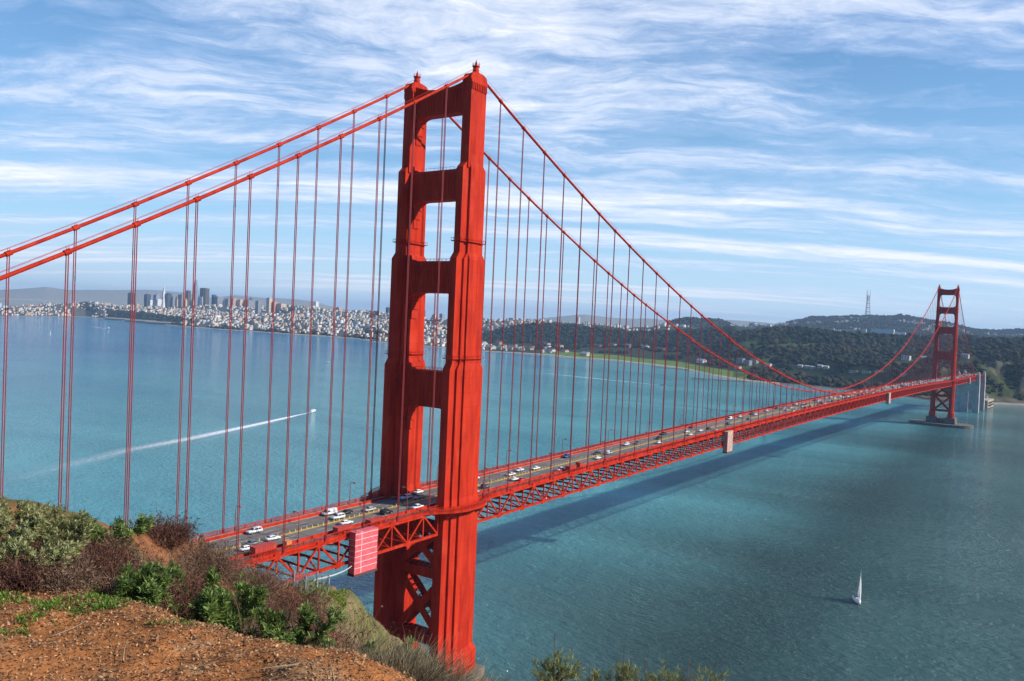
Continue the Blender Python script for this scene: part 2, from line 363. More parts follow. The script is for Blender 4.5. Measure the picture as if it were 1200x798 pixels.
# ---------------------------------------------------------------- land across the strait
LAND=[
 (73.271, [(8394, -6.0), (8464, 0.9), (8607, 5.3), (8750, 13.2), (8900, 21.1), (9050, 34.8), (9200, 27.8), (9350, 37.4), (10050, 18.7), (10850, -12.0)]),
 (67.271, [(6982, -6.0), (7052, 0.9), (7226, 7.7), (7400, 19.2), (7600, 30.5), (7800, 47.1), (8000, 32.9), (8200, 41.1), (8900, 20.6), (9700, -12.0)]),
 (64.624, [(7523, -6.0), (7593, 0.9), (7747, 9.0), (7900, 33.8), (8100, 59.9), (8300, 88.6), (8500, 70.6), (8700, 88.2), (9400, 44.1), (10200, -12.0)]),
 (62.778, [(7893, -6.0), (7963, 0.9), (8106, 9.0), (8250, 40.7), (8425, 82.4), (8600, 123.8), (8800, 89.9), (9000, 112.4), (9700, 56.2), (10500, -12.0)]),
 (61.347, [(7161, -6.0), (7231, 0.9), (7391, 9.0), (7550, 32.7), (7875, 67.9), (8200, 103.9), (8500, 83.1), (8800, 115.5), (9500, 57.8), (10300, -12.0)]),
 (59.881, [(6543, -6.0), (6613, 0.9), (6806, 9.0), (7000, 51.5), (7500, 73.8), (8000, 99.3), (8350, 79.4), (8700, 118.2), (9400, 59.1), (10200, -12.0)]),
 (57.101, [(5743, -6.0), (5813, 0.9), (6033, 9.0), (6300, 43.1), (6950, 68.5), (7600, 96.5), (8000, 77.2), (8400, 138.5), (9100, 69.2), (9900, -12.0)]),
 (54.744, [(5329, -6.0), (5399, 0.9), (5619, 9.0), (6000, 34.5), (6500, 62.4), (7000, 92.5), (7500, 74.0), (8000, 146.6), (8700, 73.3), (9500, -12.0)]),
 (52.59, [(5121, -6.0), (5191, 0.9), (5411, 9.0), (5800, 29.7), (6300, 59.9), (6800, 91.8), (7300, 73.4), (7800, 152.7), (8500, 76.3), (9300, -12.0)]),
 (50.382, [(4842, -6.0), (4912, 0.9), (5056, 9.0), (5200, 28.4), (5700, 64.0), (6200, 100.4), (6750, 80.3), (7300, 172.7), (8000, 86.3), (8800, -12.0)]),
 (48.129, [(4673, -6.0), (4743, 0.9), (4872, 9.0), (5000, 30.5), (5500, 61.4), (6000, 93.9), (6600, 75.1), (7200, 141.8), (7900, 70.9), (8700, -12.0)]),
 (45.833, [(4445, -6.0), (4515, 0.9), (4707, 9.0), (4900, 25.7), (5400, 62.0), (5900, 99.0), (6450, 79.2), (7000, 158.2), (7700, 79.1), (8500, -12.0)]),
 (43.793, [(4147, -6.0), (4217, 0.9), (4437, 8.1), (4800, 20.2), (5300, 51.8), (5800, 84.9), (6400, 67.9), (7000, 144.3), (7700, 72.2), (8500, -12.0)]),
 (41.139, [(3878, -6.0), (3948, 0.9), (4168, 6.0), (4600, 15.0), (5150, 36.8), (5700, 61.9), (6250, 49.5), (6800, 109.1), (7500, 54.5), (8300, -12.0)]),
 (38.159, [(3567, -6.0), (3637, 0.9), (3857, 4.7), (4400, 11.8), (4950, 34.3), (5500, 59.9), (6000, 47.9), (6500, 122.3), (7200, 61.1), (8000, -12.0)]),
 (35.168, [(3535, -6.0), (3605, 0.9), (3825, 9.0), (4400, 26.5), (4700, 66.9), (5000, 107.3), (5500, 85.8), (6000, 138.0), (6700, 69.0), (7500, -12.0)]),
 (32.775, [(3470, -6.0), (3540, 0.9), (3760, 9.0), (4300, 32.6), (4550, 82.2), (4800, 130.1), (5400, 104.1), (6000, 139.8), (6700, 69.9), (7500, -12.0)]),
 (30.384, [(3284, -6.0), (3354, 0.9), (3574, 9.0), (4200, 30.1), (4450, 72.6), (4700, 114.6), (5350, 91.7), (6000, 126.0), (6700, 63.0), (7500, -12.0)]),
 (28.015, [(3239, -6.0), (3309, 0.9), (3529, 9.0), (4000, 34.9), (4250, 64.6), (4500, 96.2), (5350, 77.0), (6200, 130.4), (6900, 65.2), (7700, -12.0)]),
 (25.665, [(3052, -6.0), (3122, 0.9), (3342, 9.0), (3800, 36.0), (4100, 66.5), (4400, 98.7), (5450, 79.0), (6500, 141.6), (7200, 70.8), (8000, -12.0)]),
 (23.344, [(2860, -6.0), (2930, 0.9), (3150, 9.0), (3500, 40.6), (3900, 78.3), (4300, 116.5), (5600, 93.2), (6900, 201.5), (7600, 100.8), (8400, -12.0)]),
 (21.334, [(2526, -6.0), (2596, 0.9), (2816, 9.0), (3300, 45.5), (3750, 89.2), (4200, 132.3), (5700, 105.8), (7200, 221.5), (7900, 110.8), (8700, -12.0)]),
 (19.366, [(2348, -6.0), (2418, 0.9), (2638, 9.0), (3000, 53.6), (3450, 97.7), (3900, 141.0), (5700, 112.8), (7500, 177.8), (8200, 88.9), (9000, -12.0)]),
 (17.711, [(2301, -6.0), (2371, 0.9), (2591, 9.0), (2900, 52.4), (3300, 98.8), (3700, 144.0), (5850, 115.2), (8000, 190.3), (8700, 95.2), (9500, -12.0)]),
 (15.557, [(2283, -6.0), (2353, 0.9), (2573, 9.0), (2800, 53.1), (3200, 98.6), (3600, 143.1), (5950, 114.5), (8300, 279.2), (9000, 139.6), (9800, -12.0)]),
 (13.453, [(2231, -6.0), (2301, 0.9), (2501, 9.0), (2700, 56.8), (3100, 93.3), (3500, 130.4), (5900, 104.3), (8300, 295.7), (9000, 147.8), (9800, -12.0)]),
 (11.411, [(2186, -6.0), (2256, 0.9), (2428, 9.0), (2600, 55.6), (3050, 92.4), (3500, 129.8), (5900, 103.8), (8300, 327.5), (9000, 163.8), (9800, -12.0)]),
 (9.918, [(2123, -6.0), (2193, 0.9), (2347, 9.0), (2500, 55.8), (3000, 93.2), (3500, 131.0), (5950, 104.8), (8400, 346.0), (9100, 173.0), (9900, -12.0)]),
 (7.505, [(2022, -6.0), (2092, 0.9), (2196, 9.0), (2300, 62.5), (2900, 100.2), (3500, 138.4), (6000, 110.7), (8500, 287.1), (9200, 143.6), (10000, -12.0)]),
 (5.654, [(1996, -6.0), (2066, 0.9), (2208, 9.0), (2350, 74.6), (2925, 104.4), (3500, 136.1), (6150, 108.9), (8800, 251.8), (9500, 125.9), (10300, -12.0)]),
 (4.32, [(2107, -6.0), (2177, 0.9), (2298, 9.0), (2420, 85.1), (2910, 107.3), (3400, 132.8), (6100, 106.2), (8800, 237.3), (9500, 118.7), (10300, -12.0)]),
 (3.015, [(2133, -6.0), (2203, 0.9), (2311, 9.0), (2420, 89.8), (2860, 110.2), (3300, 134.1), (6050, 107.3), (8800, 246.4), (9500, 123.2), (10300, -12.0)]),
 (-1.843, [(2310, -6.0), (2380, 0.9), (2440, 9.0), (2500, 97.0), (2850, 114.2), (3200, 135.5), (6000, 108.4), (8800, 235.9), (9500, 118.0), (10300, -12.0)]),
]
EB= [(73.29, 154), (69.81, 227), (67.31, 297), (66.62, 330), (65.92, 364), (64.94, 423), (63.76, 391), (61.5, 418), (59.25, 464), (57.17, 445), (55.34, 358), (53.97, 446), (52.67, 429), (50.47, 427), (48.9, 392), (47.06, 232), (44.74, 142)]
SB= [(35.27, 124), (33.48, 190), (31.7, 276), (30.17, 338), (28.15, 288), (25.81, 302), (23.5, 278), (21.35, 347), (20.12, 346), (17.91, 320), (14.69, 237), (12.6, 140)]
PM= [(9.63, 192), (7.91, 255), (6.34, 322), (5.44, 326), (4.76, 320), (3.22, 258), (-0.89, 182)]
NEAR=[
 (88.75, [(0.3, 137.9), (6.9, 137.9), (9, 138.2), (11.5, 137.6), (14, 137), (40, 120), (120, 90), (180, 75), (220, 70), (345, 66)]),
 (78.2, [(0.3, 137.9), (6.9, 137.9), (8.4, 138.0), (10.5, 138.2), (15, 136), (40, 115), (120, 80), (180, 62), (220, 58), (345, 55)]),
 (66.88, [(0.3, 137.9), (6.9, 137.95), (8.4, 137.9), (10.4, 138.0), (14, 135.8), (40, 116), (120, 78), (180, 60), (220, 52), (345, 45)]),
 (62.79, [(0.3, 137.9), (6.6, 137.9), (8.4, 137.7), (10.4, 137.8), (14, 134.8), (40, 113), (120, 76), (180, 58), (220, 48), (345, 38)]),
 (59.35, [(0.3, 137.9), (6.4, 137.9), (8.4, 137.3), (11, 137.3), (15, 134), (40, 111), (120, 74), (180, 55), (220, 46), (345, 28)]),
 (57.05, [(0.3, 137.9), (6.2, 137.9), (8.4, 137), (12, 136.8), (17, 133), (40, 111), (110, 78), (180, 52), (220, 44), (345, 22)]),
 (54.1, [(0.3, 137.9), (6.0, 137.9), (9, 136.6), (14, 135.9), (19, 132.5), (42, 112), (105, 80), (180, 50), (225, 42), (345, 15)]),
 (51.92, [(0.3, 137.9), (5.8, 137.9), (9, 136.3), (18, 134.6), (25, 130), (45, 114), (95, 90), (180, 50), (230, 40), (345, 8)]),
 (49.57, [(0.3, 137.9), (5.6, 137.9), (9, 135.9), (22, 132.9), (32, 124.5), (60, 116), (86, 111.8), (130, 76), (230, 36), (345, 0)]),
 (47.98, [(0.3, 137.9), (5.5, 137.9), (9, 135.5), (24, 131.4), (35, 122.5), (65, 117), (100, 107.6), (140, 82), (240, 33), (345, -5)]),
 (45.62, [(0.3, 137.9), (5.4, 137.9), (9, 135), (24, 130.5), (40, 120), (80, 112), (130, 93.9), (170, 80), (250, 32), (345, -8)]),
 (42.63, [(0.3, 137.9), (5.2, 137.9), (9, 134.6), (24, 130.1), (45, 117), (100, 98), (170, 73.3), (210, 50), (290, 13), (345, -9)]),
 (39.57, [(0.3, 137.9), (5.0, 137.85), (9, 134.2), (24, 127.5), (50, 112), (120, 84), (215, 47.7), (245, 36), (295, 12.5), (345, -10)]),
 (37.47, [(0.3, 137.9), (4.5, 137.75), (9, 133.6), (24, 126.3), (50, 111), (120, 78), (225, 32), (260, 16), (300, 11.5), (345, -11)]),
 (35.66, [(0.3, 137.9), (3.2, 137.6), (6, 135.2), (15, 129), (40, 113), (110, 77), (215, 26), (245, 8), (290, -3), (345, -12)]),
 (31.75, [(0.3, 137.9), (2.8, 137.6), (6, 136.2), (15, 128), (40, 111), (110, 70), (190, 25), (230, 4), (260, -5), (345, -14)]),
 (16.73, [(0.3, 137.9), (2.8, 137.6), (6, 136.2), (15, 128), (40, 109), (110, 66), (170, 25), (205, 3), (240, -5), (345, -15)]),
 (-1.83, [(0.3, 137.9), (3.2, 137.6), (6, 135.7), (15, 128), (40, 109), (110, 66), (170, 25), (205, 3), (240, -5), (345, -15)]),
]

rng = np.random.default_rng(7)
def vnoise(x, y, seed=0):
    """smooth value noise, numpy"""
    xi = np.floor(x).astype(np.int64); yi = np.floor(y).astype(np.int64)
    fx = x-xi; fy = y-yi; fx = fx*fx*(3-2*fx); fy = fy*fy*(3-2*fy)
    def h(a, b):
        n = (a*374761393+b*668265263+seed*1442695041) & 0x7fffffff
        n = ((n ^ (n >> 13))*1274126177) & 0x7fffffff
        return ((n ^ (n >> 16)) & 0xffff)/65535.0
    return (h(xi, yi)*(1-fx)+h(xi+1, yi)*fx)*(1-fy)+(h(xi, yi+1)*(1-fx)+h(xi+1, yi+1)*fx)*fy
def fbm(x, y, seed=0, o=4):
    r = 0; a = 0.5
    for i in range(o):
        r = r+a*(vnoise(x, y, seed+i)-0.5); x = x*2.03+11.3; y = y*2.03+5.7; a *= 0.5
    return r
CX, CY = CAM.x, CAM.y
def table_lookup(table):
    H = np.array([t[0] for t in table]); o = np.argsort(H); H = H[o]
    DD = np.array([[p[0] for p in t[1]] for t in table], float)[o]
    ZZ = np.array([[p[1] for p in t[1]] for t in table], float)[o]
    def cols(h):
        h = np.atleast_1d(h)
        D = np.stack([np.interp(h, H, DD[:, k]) for k in range(DD.shape[1])], -1)
        Z = np.stack([np.interp(h, H, ZZ[:, k]) for k in range(ZZ.shape[1])], -1)
        return D, Z
    return cols
land_cols = table_lookup(LAND)
def smooth_interp(d, D, Z):
    """piecewise interpolation with eased slopes, vectorised over rows"""
    d = np.asarray(d, float)
    k = np.clip((d[..., None] >= D[..., 1:-1]).sum(-1), 0, D.shape[-1]-2)
    d0 = np.take_along_axis(D, k[..., None], -1)[..., 0]; d1 = np.take_along_axis(D, k[..., None]+1, -1)[..., 0]
    z0 = np.take_along_axis(Z, k[..., None], -1)[..., 0]; z1 = np.take_along_axis(Z, k[..., None]+1, -1)[..., 0]
    t = np.clip((d-d0)/np.maximum(d1-d0, 1e-6), 0, 1)
    ts = t*t*(3-2*t); t = 0.5*t+0.5*ts
    return z0+(z1-z0)*t
def land_z(x, y):
    x = np.asarray(x, float); y = np.asarray(y, float)
    dx, dy = x-CX, y-CY
    d = np.hypot(dx, dy); h = np.degrees(np.arctan2(dy, dx))
    # ragged coastline and ridges
    D, Z = land_cols(h.ravel()); D = D.reshape(*h.shape, -1); Z = Z.reshape(*h.shape, -1)
    jit = 26*fbm(x/140, y/140, 3)
    z = smooth_interp(d+jit, D, Z)
    rough = np.clip(z/60, 0, 1)
    bl = (h < 9) & (d < 2750)
    z = z+np.where(bl, np.clip(z/25, 0, 1)*(42*fbm(x/60, y/60, 131)+22*fbm(x/18, y/18, 137)), 0)
    wd_ = h < 36
    return z+rough*(np.where(wd_, 58.0, 34.0)*fbm(x/330, y/330, 11)+10*fbm(x/90, y/90, 17))+np.where(wd_ & (d > 6500), 36*rough*fbm(x/260, y/260, 19), 0)
def shore_dist(x, y):
    dx, dy = np.asarray(x)-CX, np.asarray(y)-CY
    h = np.degrees(np.arctan2(dy, dx)); D, Z = land_cols(h.ravel())
    return np.hypot(dx, dy)-D[:, 1].reshape(h.shape)
def at_heading(h, d):
    a = np.radians(h); return CX+np.cos(a)*d, CY+np.sin(a)*d

def land_mat():
    mt = bpy.data.materials.new('land_cover'); mt.use_nodes = True
    N = NT(mt.node_tree); b = N.n['Principled BSDF']
    c = N.a('ShaderNodeVertexColor', layer_name='tint').outputs[0]
    p = N.a('ShaderNodeNewGeometry').outputs['Position']
    v = N.ramp(N.noise(p, 0.03, 6, 0.65), [(0.3, 0.6), (0.7, 1.35)])
    c = N.mix(1.0, c, (1, 1, 1), 'MULTIPLY'); N.l.new(v, c.node.inputs[7])
    N.l.new(c, b.inputs['Base Color']); b.inputs['Roughness'].default_value = 0.95
    b.inputs['Specular IOR Level'].default_value = 0.1
    return mt
LANDM = land_mat()
nh, nd = 950, 320
hs_ = np.linspace(-1.8, 73.2, nh)
tt = np.linspace(0, 1, nd)
D_, Z_ = land_cols(hs_)
dgrid = D_[:, 0:1]-40+(D_[:, -1:]-D_[:, 0:1]+40)*(0.25*tt+0.75*tt**2.1)[None, :]
X = CX+np.cos(np.radians(hs_))[:, None]*dgrid; Y = CY+np.sin(np.radians(hs_))[:, None]*dgrid
Zg = land_z(X, Y)
V = np.stack([X, Y, Zg], -1).reshape(-1, 3)
idx = np.arange(nh*nd).reshape(nh, nd)
F = np.stack([idx[:-1, :-1], idx[:-1, 1:], idx[1:, 1:], idx[1:, :-1]], -1).reshape(-1, 4)[:, ::-1]
sdist = shore_dist(X, Y); Hg = np.repeat(hs_[:, None], nd, 1)
grass = np.array((0.050, 0.065, 0.020)); sand = np.array((0.40, 0.33, 0.24)); soil = np.array((0.10, 0.085, 0.055))
lawn = np.array((0.13, 0.20, 0.035)); wood = np.array((0.030, 0.045, 0.022)); town = np.array((0.085, 0.085, 0.07)); rock = np.array((0.13, 0.105, 0.075))  # town ground kept dark so gaps between houses read as shade and trees
C_ = np.empty((nh, nd, 3)); C_[:] = soil
cn = fbm(X/160, Y/160, 23)[..., None]
edge = Hg+2.2*fbm(X/300, Y/300, 27)*2
C_[edge > 37.3] = town
C_[edge <= 37.3] = wood
m_ = (Hg <= 19) & (dgrid > 6200) & (fbm(X/400, Y/400, 29) > 0.05); C_[m_] = town*0.30
m_ = (Hg > 19) & (Hg < 33) & (sdist > 25) & (sdist < 260); C_[m_] = lawn
m_ = (Hg > 4) & (Hg < 20) & (np.abs(fbm(X/420, Y/420, 31)) < 0.035) & (sdist < 900) & (sdist > 40); C_[m_] = lawn*0.42
m_ = (Hg < 8.5) & (sdist < 420); C_[m_] = (grass*0.55+rock*0.45)
C_[(Hg < 8.5) & (sdist < 420) & (fbm(X/60, Y/60, 5) > 0.05)] = rock
C_[(Hg < 8.5) & (sdist < 420) & (fbm(X/80, Y/80, 9) < -0.08)] = grass
C_[(sdist < 32) & (Hg > 17)] = sand
C_[(sdist < 22) & (Hg <= 17)] = rock
C_[(sdist < 20) & (Hg < 6.2)] = sand*0.8
tag(np_obj('terrain', V, F, LANDM, colors=C_.reshape(-1, 3), smooth=True), kind='structure')

# far hills beyond the bay
def far_hills(pts, D, depth, seed):
    H = np.array([p[0] for p in pts])[::-1]; Zr = np.array([p[1] for p in pts], float)[::-1]
    n = 420; h = np.linspace(H[0], H[-1], n); zr = np.interp(h, H, Zr)
    k = 14; vs = []
    for j in range(k):
        t = j/(k-1); d = D-depth+2*depth*t
        env = math.sin(math.pi*t)**0.9
        x, y = at_heading(h, d)
        z = zr*env*(1+0.35*fbm(x/2600, y/2600, seed)*(1 if abs(t-0.5) > 0.08 else 0.35)) + 55*fbm(x/900, y/900, seed+4)*env - 6
        vs.append(np.stack([x, y, z], -1))
    V = np.stack(vs, 1).reshape(-1, 3); ix = np.arange(n*k).reshape(n, k)
    F = np.stack([ix[:-1, :-1], ix[:-1, 1:], ix[1:, 1:], ix[1:, :-1]], -1).reshape(-1, 4)[:, ::-1]
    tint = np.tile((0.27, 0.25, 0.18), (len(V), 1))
    return tag(np_obj('hills', V, F, LANDM, colors=tint, smooth=True), kind='structure')
far_hills(EB, 21000, 2600, 41)
far_hills(SB, 19000, 1800, 47)
far_hills(PM, 15000, 1500, 53)

# ---------------------------------------------------------------- the headland under the camera
near_cols = table_lookup(NEAR)
def near_z(x, y, detail=True):
    x = np.asarray(x, float); y = np.asarray(y, float)
    dx, dy = x-CX, y-CY
    d = np.hypot(dx, dy); h = np.degrees(np.arctan2(dy, dx))
    D, Z = near_cols(np.clip(h, -1.8, 88.7).ravel()); D = D.reshape(*h.shape, -1); Z = Z.reshape(*h.shape, -1)
    z = smooth_interp(d, D, Z)
    if detail:
        far = np.clip((d-24)/60, 0, 1)
        z = z+far*(9*fbm(x/22, y/22, 61)+2.5*fbm(x/6, y/6, 67))*np.clip((330-d)/60, 0, 1)*0.55
        mid = np.clip((d-6)/6, 0, 1)*np.clip((60-d)/30, 0, 1)
        z = z+mid*0.7*fbm(x/2.2, y/2.2, 71)
        nr = np.clip((14-d)/6, 0, 1)
        z = z+nr*(0.22*fbm(x/0.9, y/0.9, 73)+0.085*fbm(x/0.2, y/0.2, 79, 3))
    return z
def ground_mat():
    mt = bpy.data.materials.new('headland_ground'); mt.use_nodes = True
    N = NT(mt.node_tree); b = N.n['Principled BSDF']
    p = N.a('ShaderNodeNewGeometry').outputs['Position']
    c = N.a('ShaderNodeVertexColor', layer_name='tint').outputs[0]
    v = N.ramp(N.noise(p, 9.0, 8, 0.72), [(0.30, 0.45), (0.55, 1.0), (0.75, 1.6)])
    v2 = N.ramp(N.noise(p, 0.9, 6, 0.65), [(0.3, 0.65), (0.7, 1.3)])
    c = N.mix(1.0, c, (1, 1, 1), 'MULTIPLY'); N.l.new(N.math('MULTIPLY', v, v2), c.node.inputs[7])
    N.l.new(c, b.inputs['Base Color']); b.inputs['Roughness'].default_value = 0.95; b.inputs['Specular IOR Level'].default_value = 0.1
    bn = N.a('ShaderNodeBump', i={'Strength': 0.9, 'Distance': 0.03, 'Height': N.noise(p, 26.0, 6, 0.7)})
    N.l.new(bn.outputs[0], b.inputs['Normal'])
    return mt
GROUND = ground_mat()
nh, nd = 420, 460
hs_ = np.linspace(-60, 150, nh); dg = 0.25*(345/0.25)**np.linspace(0, 1, nd)
X = CX+np.cos(np.radians(hs_))[:, None]*dg[None]; Y = CY+np.sin(np.radians(hs_))[:, None]*dg[None]
Zg = near_z(X, Y)
V = np.stack([X, Y, Zg], -1).reshape(-1, 3); idx = np.arange(nh*nd).reshape(nh, nd)
F = np.stack([idx[:-1, :-1], idx[:-1, 1:], idx[1:, 1:], idx[1:, :-1]], -1).reshape(-1, 4)[:, ::-1]
dd = np.repeat(dg[None], nh, 0)
C_ = np.empty((nh, nd, 3))
C_[:] = (0.45, 0.175, 0.058)
nz_ = fbm(X/0.7, Y/0.7, 83)
C_[nz_ > 0.12] = (0.27, 0.13, 0.055)
C_[nz_ < -0.16] = (0.45, 0.24, 0.11)
m_ = dd > 7.0; C_[m_] = (0.30, 0.12, 0.05)
g_ = fbm(X/3.0, Y/3.0, 89)
C_[(dd > 10) & (g_ > -0.02)] = (0.20, 0.15, 0.06)
m_ = dd > 30
g2 = fbm(X/16, Y/16, 97)
C_[m_] = (0.24, 0.18, 0.085)
C_[m_ & (g2 > 0.10)] = (0.17, 0.155, 0.055)
C_[m_ & (g2 > 0.2)] = (0.10, 0.10, 0.04)
C_[m_ & (g2 < -0.14)] = (0.27, 0.16, 0.09)
hh = np.repeat(hs_[:, None], nd, 1)
C_[(dd > 72) & (dd < 112) & (hh > 46) & (hh < 49.2) & (g2 > -0.12)] = (0.16, 0.19, 0.03)
tag(np_obj('ground', V, F, GROUND, colors=C_.reshape(-1, 3), smooth=True), kind='structure')

# ================================================================ THE BRIDGE
L, HY = 1280.0, 13.7
def zr(x):                                   # road surface
    if 0 <= x <= L: return 74.5+5.3*(1-((x-640)/640.0)**2)
    return 74.5+0.0166*x if x < 0 else 74.5-0.006*(x-L)
KC = 4*(226-84.5)/L**2
def zc_(x):                                  # main cable
    if 0 <= x <= L: return 226-KC*x*(L-x)
    s = -x if x < 0 else x-L
    return 226+(61.3-226)*s/343-KC*s*(343-s)
bridge = empty('suspension_bridge')
tag(bridge, 'long orange-red suspension bridge with two stepped portal towers crossing the strait', 'bridge')

def build_tower():
    t = empty('tower', parent=bridge)
    SEC = [(14, 21.0, [(10.6, 2.9), (7.6, 3.8), (4.3, 4.6)]),
           (21.0, 75.5, [(9.7, 1.9), (6.5, 2.7), (3.25, 3.5)]),
           (75.5, 122.5, [(9.3, 1.6), (6.2, 2.4), (2.95, 3.1)]),
           (122.5, 160.5, [(8.0, 1.45), (4.7, 2.15), (2.5, 2.8)]),
           (160.5, 192.0, [(6.4, 1.35), (2.95, 2.2)]),
           (192.0, 221.5, [(4.25, 1.8)])]
    for s in (-1, 1):
        yc = s*HY; b = MB()
        for k, (z0, z1, cells) in enumerate(SEC):
            for j, (a, w) in enumerate(cells):
                e = 0.012*j
                b.box(-a, a, yc-w, yc+w, z0-0.01-e, z1-e)
                # sloped shoulder where the section steps in
                if k+1 < len(SEC):
                    nx = SEC[k+1][2]; na, nw = nx[min(j, len(nx)-1)]
                    b.frustum(0, yc, a-0.004, w-0.004, z1-e-0.01, min(a, na)-0.02, min(w, nw)-0.02, z1+2.2+e)
        leg = b.build('leg', RED, t)
        # fluted cornice under the saddle
        c = MB(); c.box(-4.5, 4.5, yc-2.05, yc+2.05, 221.3, 222.3)
        for q in range(9):
            c.box(-4.2+q*0.98, -3.75+q*0.98, yc-2.2, yc+2.2, 218.9, 221.2)
        c.build('cornice', RED, t)
        h = MB()
        prof = [(-4.6, 222.2), (4.6, 222.2)]+[(4.6*math.cos(a), 222.5+2.7*math.sin(a)**0.7) for a in np.linspace(0.0, math.pi, 13)]
        h.prism(prof, 'y', yc-1.75, yc+1.75)
        h.build('saddle_housing', RED, t)
        q = MB()
        q.cyl(0, yc, 224.6, 227.6, 1.45, 0.95, 10); q.cyl(0, yc, 227.5, 227.8, 1.35, 1.35, 10)
        q.cyl(0, yc, 227.8, 229.0, 0.5, 0.42, 10); q.cyl(0, yc, 229.0, 229.9, 0.3, 0.1, 8)
        for a in range(8):
            x, y = 1.25*math.cos(a*math.pi/4), yc+1.25*math.sin(a*math.pi/4)
            q.beam((x, y, 227.7), (x, y, 228.9), 0.1, 0.1)
        q.build('beacon', RED, t)
        for z, grow in ((166.5, SEC[4][2]), (126.2, SEC[3][2])):
            k = MB()
            for j, (a, w) in enumerate(grow):
                k.box(-a-0.75, a+0.75, yc-w-0.75, yc+w+0.75, z-0.15+0.01*j, z+0.12+0.01*j)
            for (a, w) in grow[:1]+grow[-1:]:
                for sx in (-1, 1):
                    for yy in np.linspace(-w-0.7, w+0.7, 5):
                        k.beam((sx*(a+0.7), yc+yy, z), (sx*(a+0.7), yc+yy, z+1.1), 0.09, 0.09)
                    k.beam((sx*(a+0.7), yc-w-0.7, z+1.1), (sx*(a+0.7), yc+w+0.7, z+1.1), 0.09, 0.09)
                for sy in (-1, 1):
                    for xx in np.linspace(-a-0.7, a+0.7, 7):
                        k.beam((xx, yc+sy*(w+0.7), z), (xx, yc+sy*(w+0.7), z+1.1), 0.09, 0.09)
                    k.beam((-a-0.7, yc+sy*(w+0.7), z+1.1), (a+0.7, yc+sy*(w+0.7), z+1.1), 0.09, 0.09)
            k.build('catwalk', RED, t)
        # stepped corbels on the inner face under each strut
        for zb, w in ((212.0, 1.8), (181.5, 2.2), (148.5, 2.8), (108.0, 3.1)):
            k = MB()
            for j in range(3):
                k.prism([(0, zb-3.5-j*3.2), (0, zb-0.2), (0.9-0.28*j, zb-0.2), (0.9-0.28*j, zb-2.9-j*3.2)] if s < 0 else
                        [(0, zb-3.5-j*3.2), (0, zb-0.2), (-0.9+0.28*j, zb-0.2), (-0.9+0.28*j, zb-2.9-j*3.2)], 'x', -2.1+0.35*j, 2.1-0.35*j)
            o = k.build('corbel', RED, t); o.location = (0, yc-s*w, 0)
    def strut(zb, zt, w, hx, rise=0.0, r=4.2):
        y0 = HY-w+0.35
        pts = []
        # underside: haunch, soffit, haunch
        n = 5
        pts.append((-y0, zb-r))
        for k in range(n+1):
            a = math.pi/2*k/n; pts.append((-y0+0.35+r*(1-math.cos(a)), zb-r+r*math.sin(a)))
        for k in range(n, -1, -1):
            a = math.pi/2*k/n; pts.append((y0-0.35-r*(1-math.cos(a)), zb-r+r*math.sin(a)))
        pts.append((y0, zb-r))
        # top edge: corner steps
        c = 2.2
        if rise > 0:
            pts.append((y0, zt+rise))
            for k in range(1, 12):
                u = 1-2*k/12; pts.append((y0*u, zt+rise*abs(u)**2.4))
            pts.append((-y0, zt+rise))
        else:
            pts += [(y0, zt+c), (y0-1.0, zt+c), (y0-1.35, zt+0.7), (y0-c-0.6, zt+0.45), (y0-c-0.9, zt),
                    (-y0+c+0.9, zt), (-y0+c+0.6, zt+0.45), (-y0+1.35, zt+0.7), (-y0+1.0, zt+c), (-y0, zt+c)]
        b = MB(); b.prism(pts, 'x', -hx, hx)
        nr = 15
        for k in range(nr):
            y = -y0+2.2+(2*y0-4.4)*k/(nr-1)
            for sx in (-1, 1):
                xa, xb = sorted((sx*(hx-0.05), sx*(hx+0.16)))
                b.box(xa, xb, y-0.22, y+0.22, zb+1.6, zt-1.3)
        for sx in (-1, 1):
            xa, xb = sorted((sx*(hx-0.05), sx*(hx+0.24)))
            b.box(xa, xb, -y0+0.5, y0-0.5, zt-0.95, zt-0.25); b.box(xa, xb, -y0+0.5, y0-0.5, zb+0.4, zb+1.1)
        return b.build('portal_strut', RED, t)
    strut(212.0, 221.0, 1.8, 2.3, rise=2.4)
    strut(181.5, 192.1, 2.2, 2.6)
    strut(148.5, 159.8, 2.8, 3.2)
    strut(108.0, 121.0, 3.1, 3.5)
    # handrail on the tops of the struts
    for zt, w in ((192.1, 2.2), (159.8, 2.8), (121.0, 3.1)):
        k = MB()
        for sx in (-1, 1):
            for y in np.linspace(-7.5, 7.5, 9): k.beam((sx*2, y, zt-0.05), (sx*2, y, zt+1.0), 0.08, 0.08)
            k.beam((sx*2, -7.5, zt+1.0), (sx*2, 7.5, zt+1.0), 0.08, 0.08)
        k.build('strut_railing', RED, t)
    # below the deck: two X panels and two level struts
    yi = HY-3.3
    def member(p, q, w, h, nm):
        b = MB(); p = Vector(p); q = Vector(q)
        for sx in (-1, 1):                                  # box member with laced cover plates
            o = Vector((sx*2.6, 0, 0)); b.beam(p+o, q+o, 0.5, h, (1, 0, 0)) if False else b.beam(p+o, q+o, 0.55, h)
        d = (q-p); n = max(4, int(d.length/1.1))
        for k in range(n):
            a = p+d*(k/n); c = p+d*((k+1)/n)
            s_ = 1 if k % 2 else -1
            for up in (h/2-0.06, -h/2+0.06):
                nrm = Vector((0, -d.z, d.y)).normalized()*up
                b.beam(a+nrm+Vector((-2.5*s_, 0, 0)), c+nrm+Vector((2.5*s_, 0, 0)), 0.35, 0.1)
        b.build(nm, RED, t)
    member((0, -yi, 48.6), (0, yi, 48.6), 0, 3.4, 'level_strut')
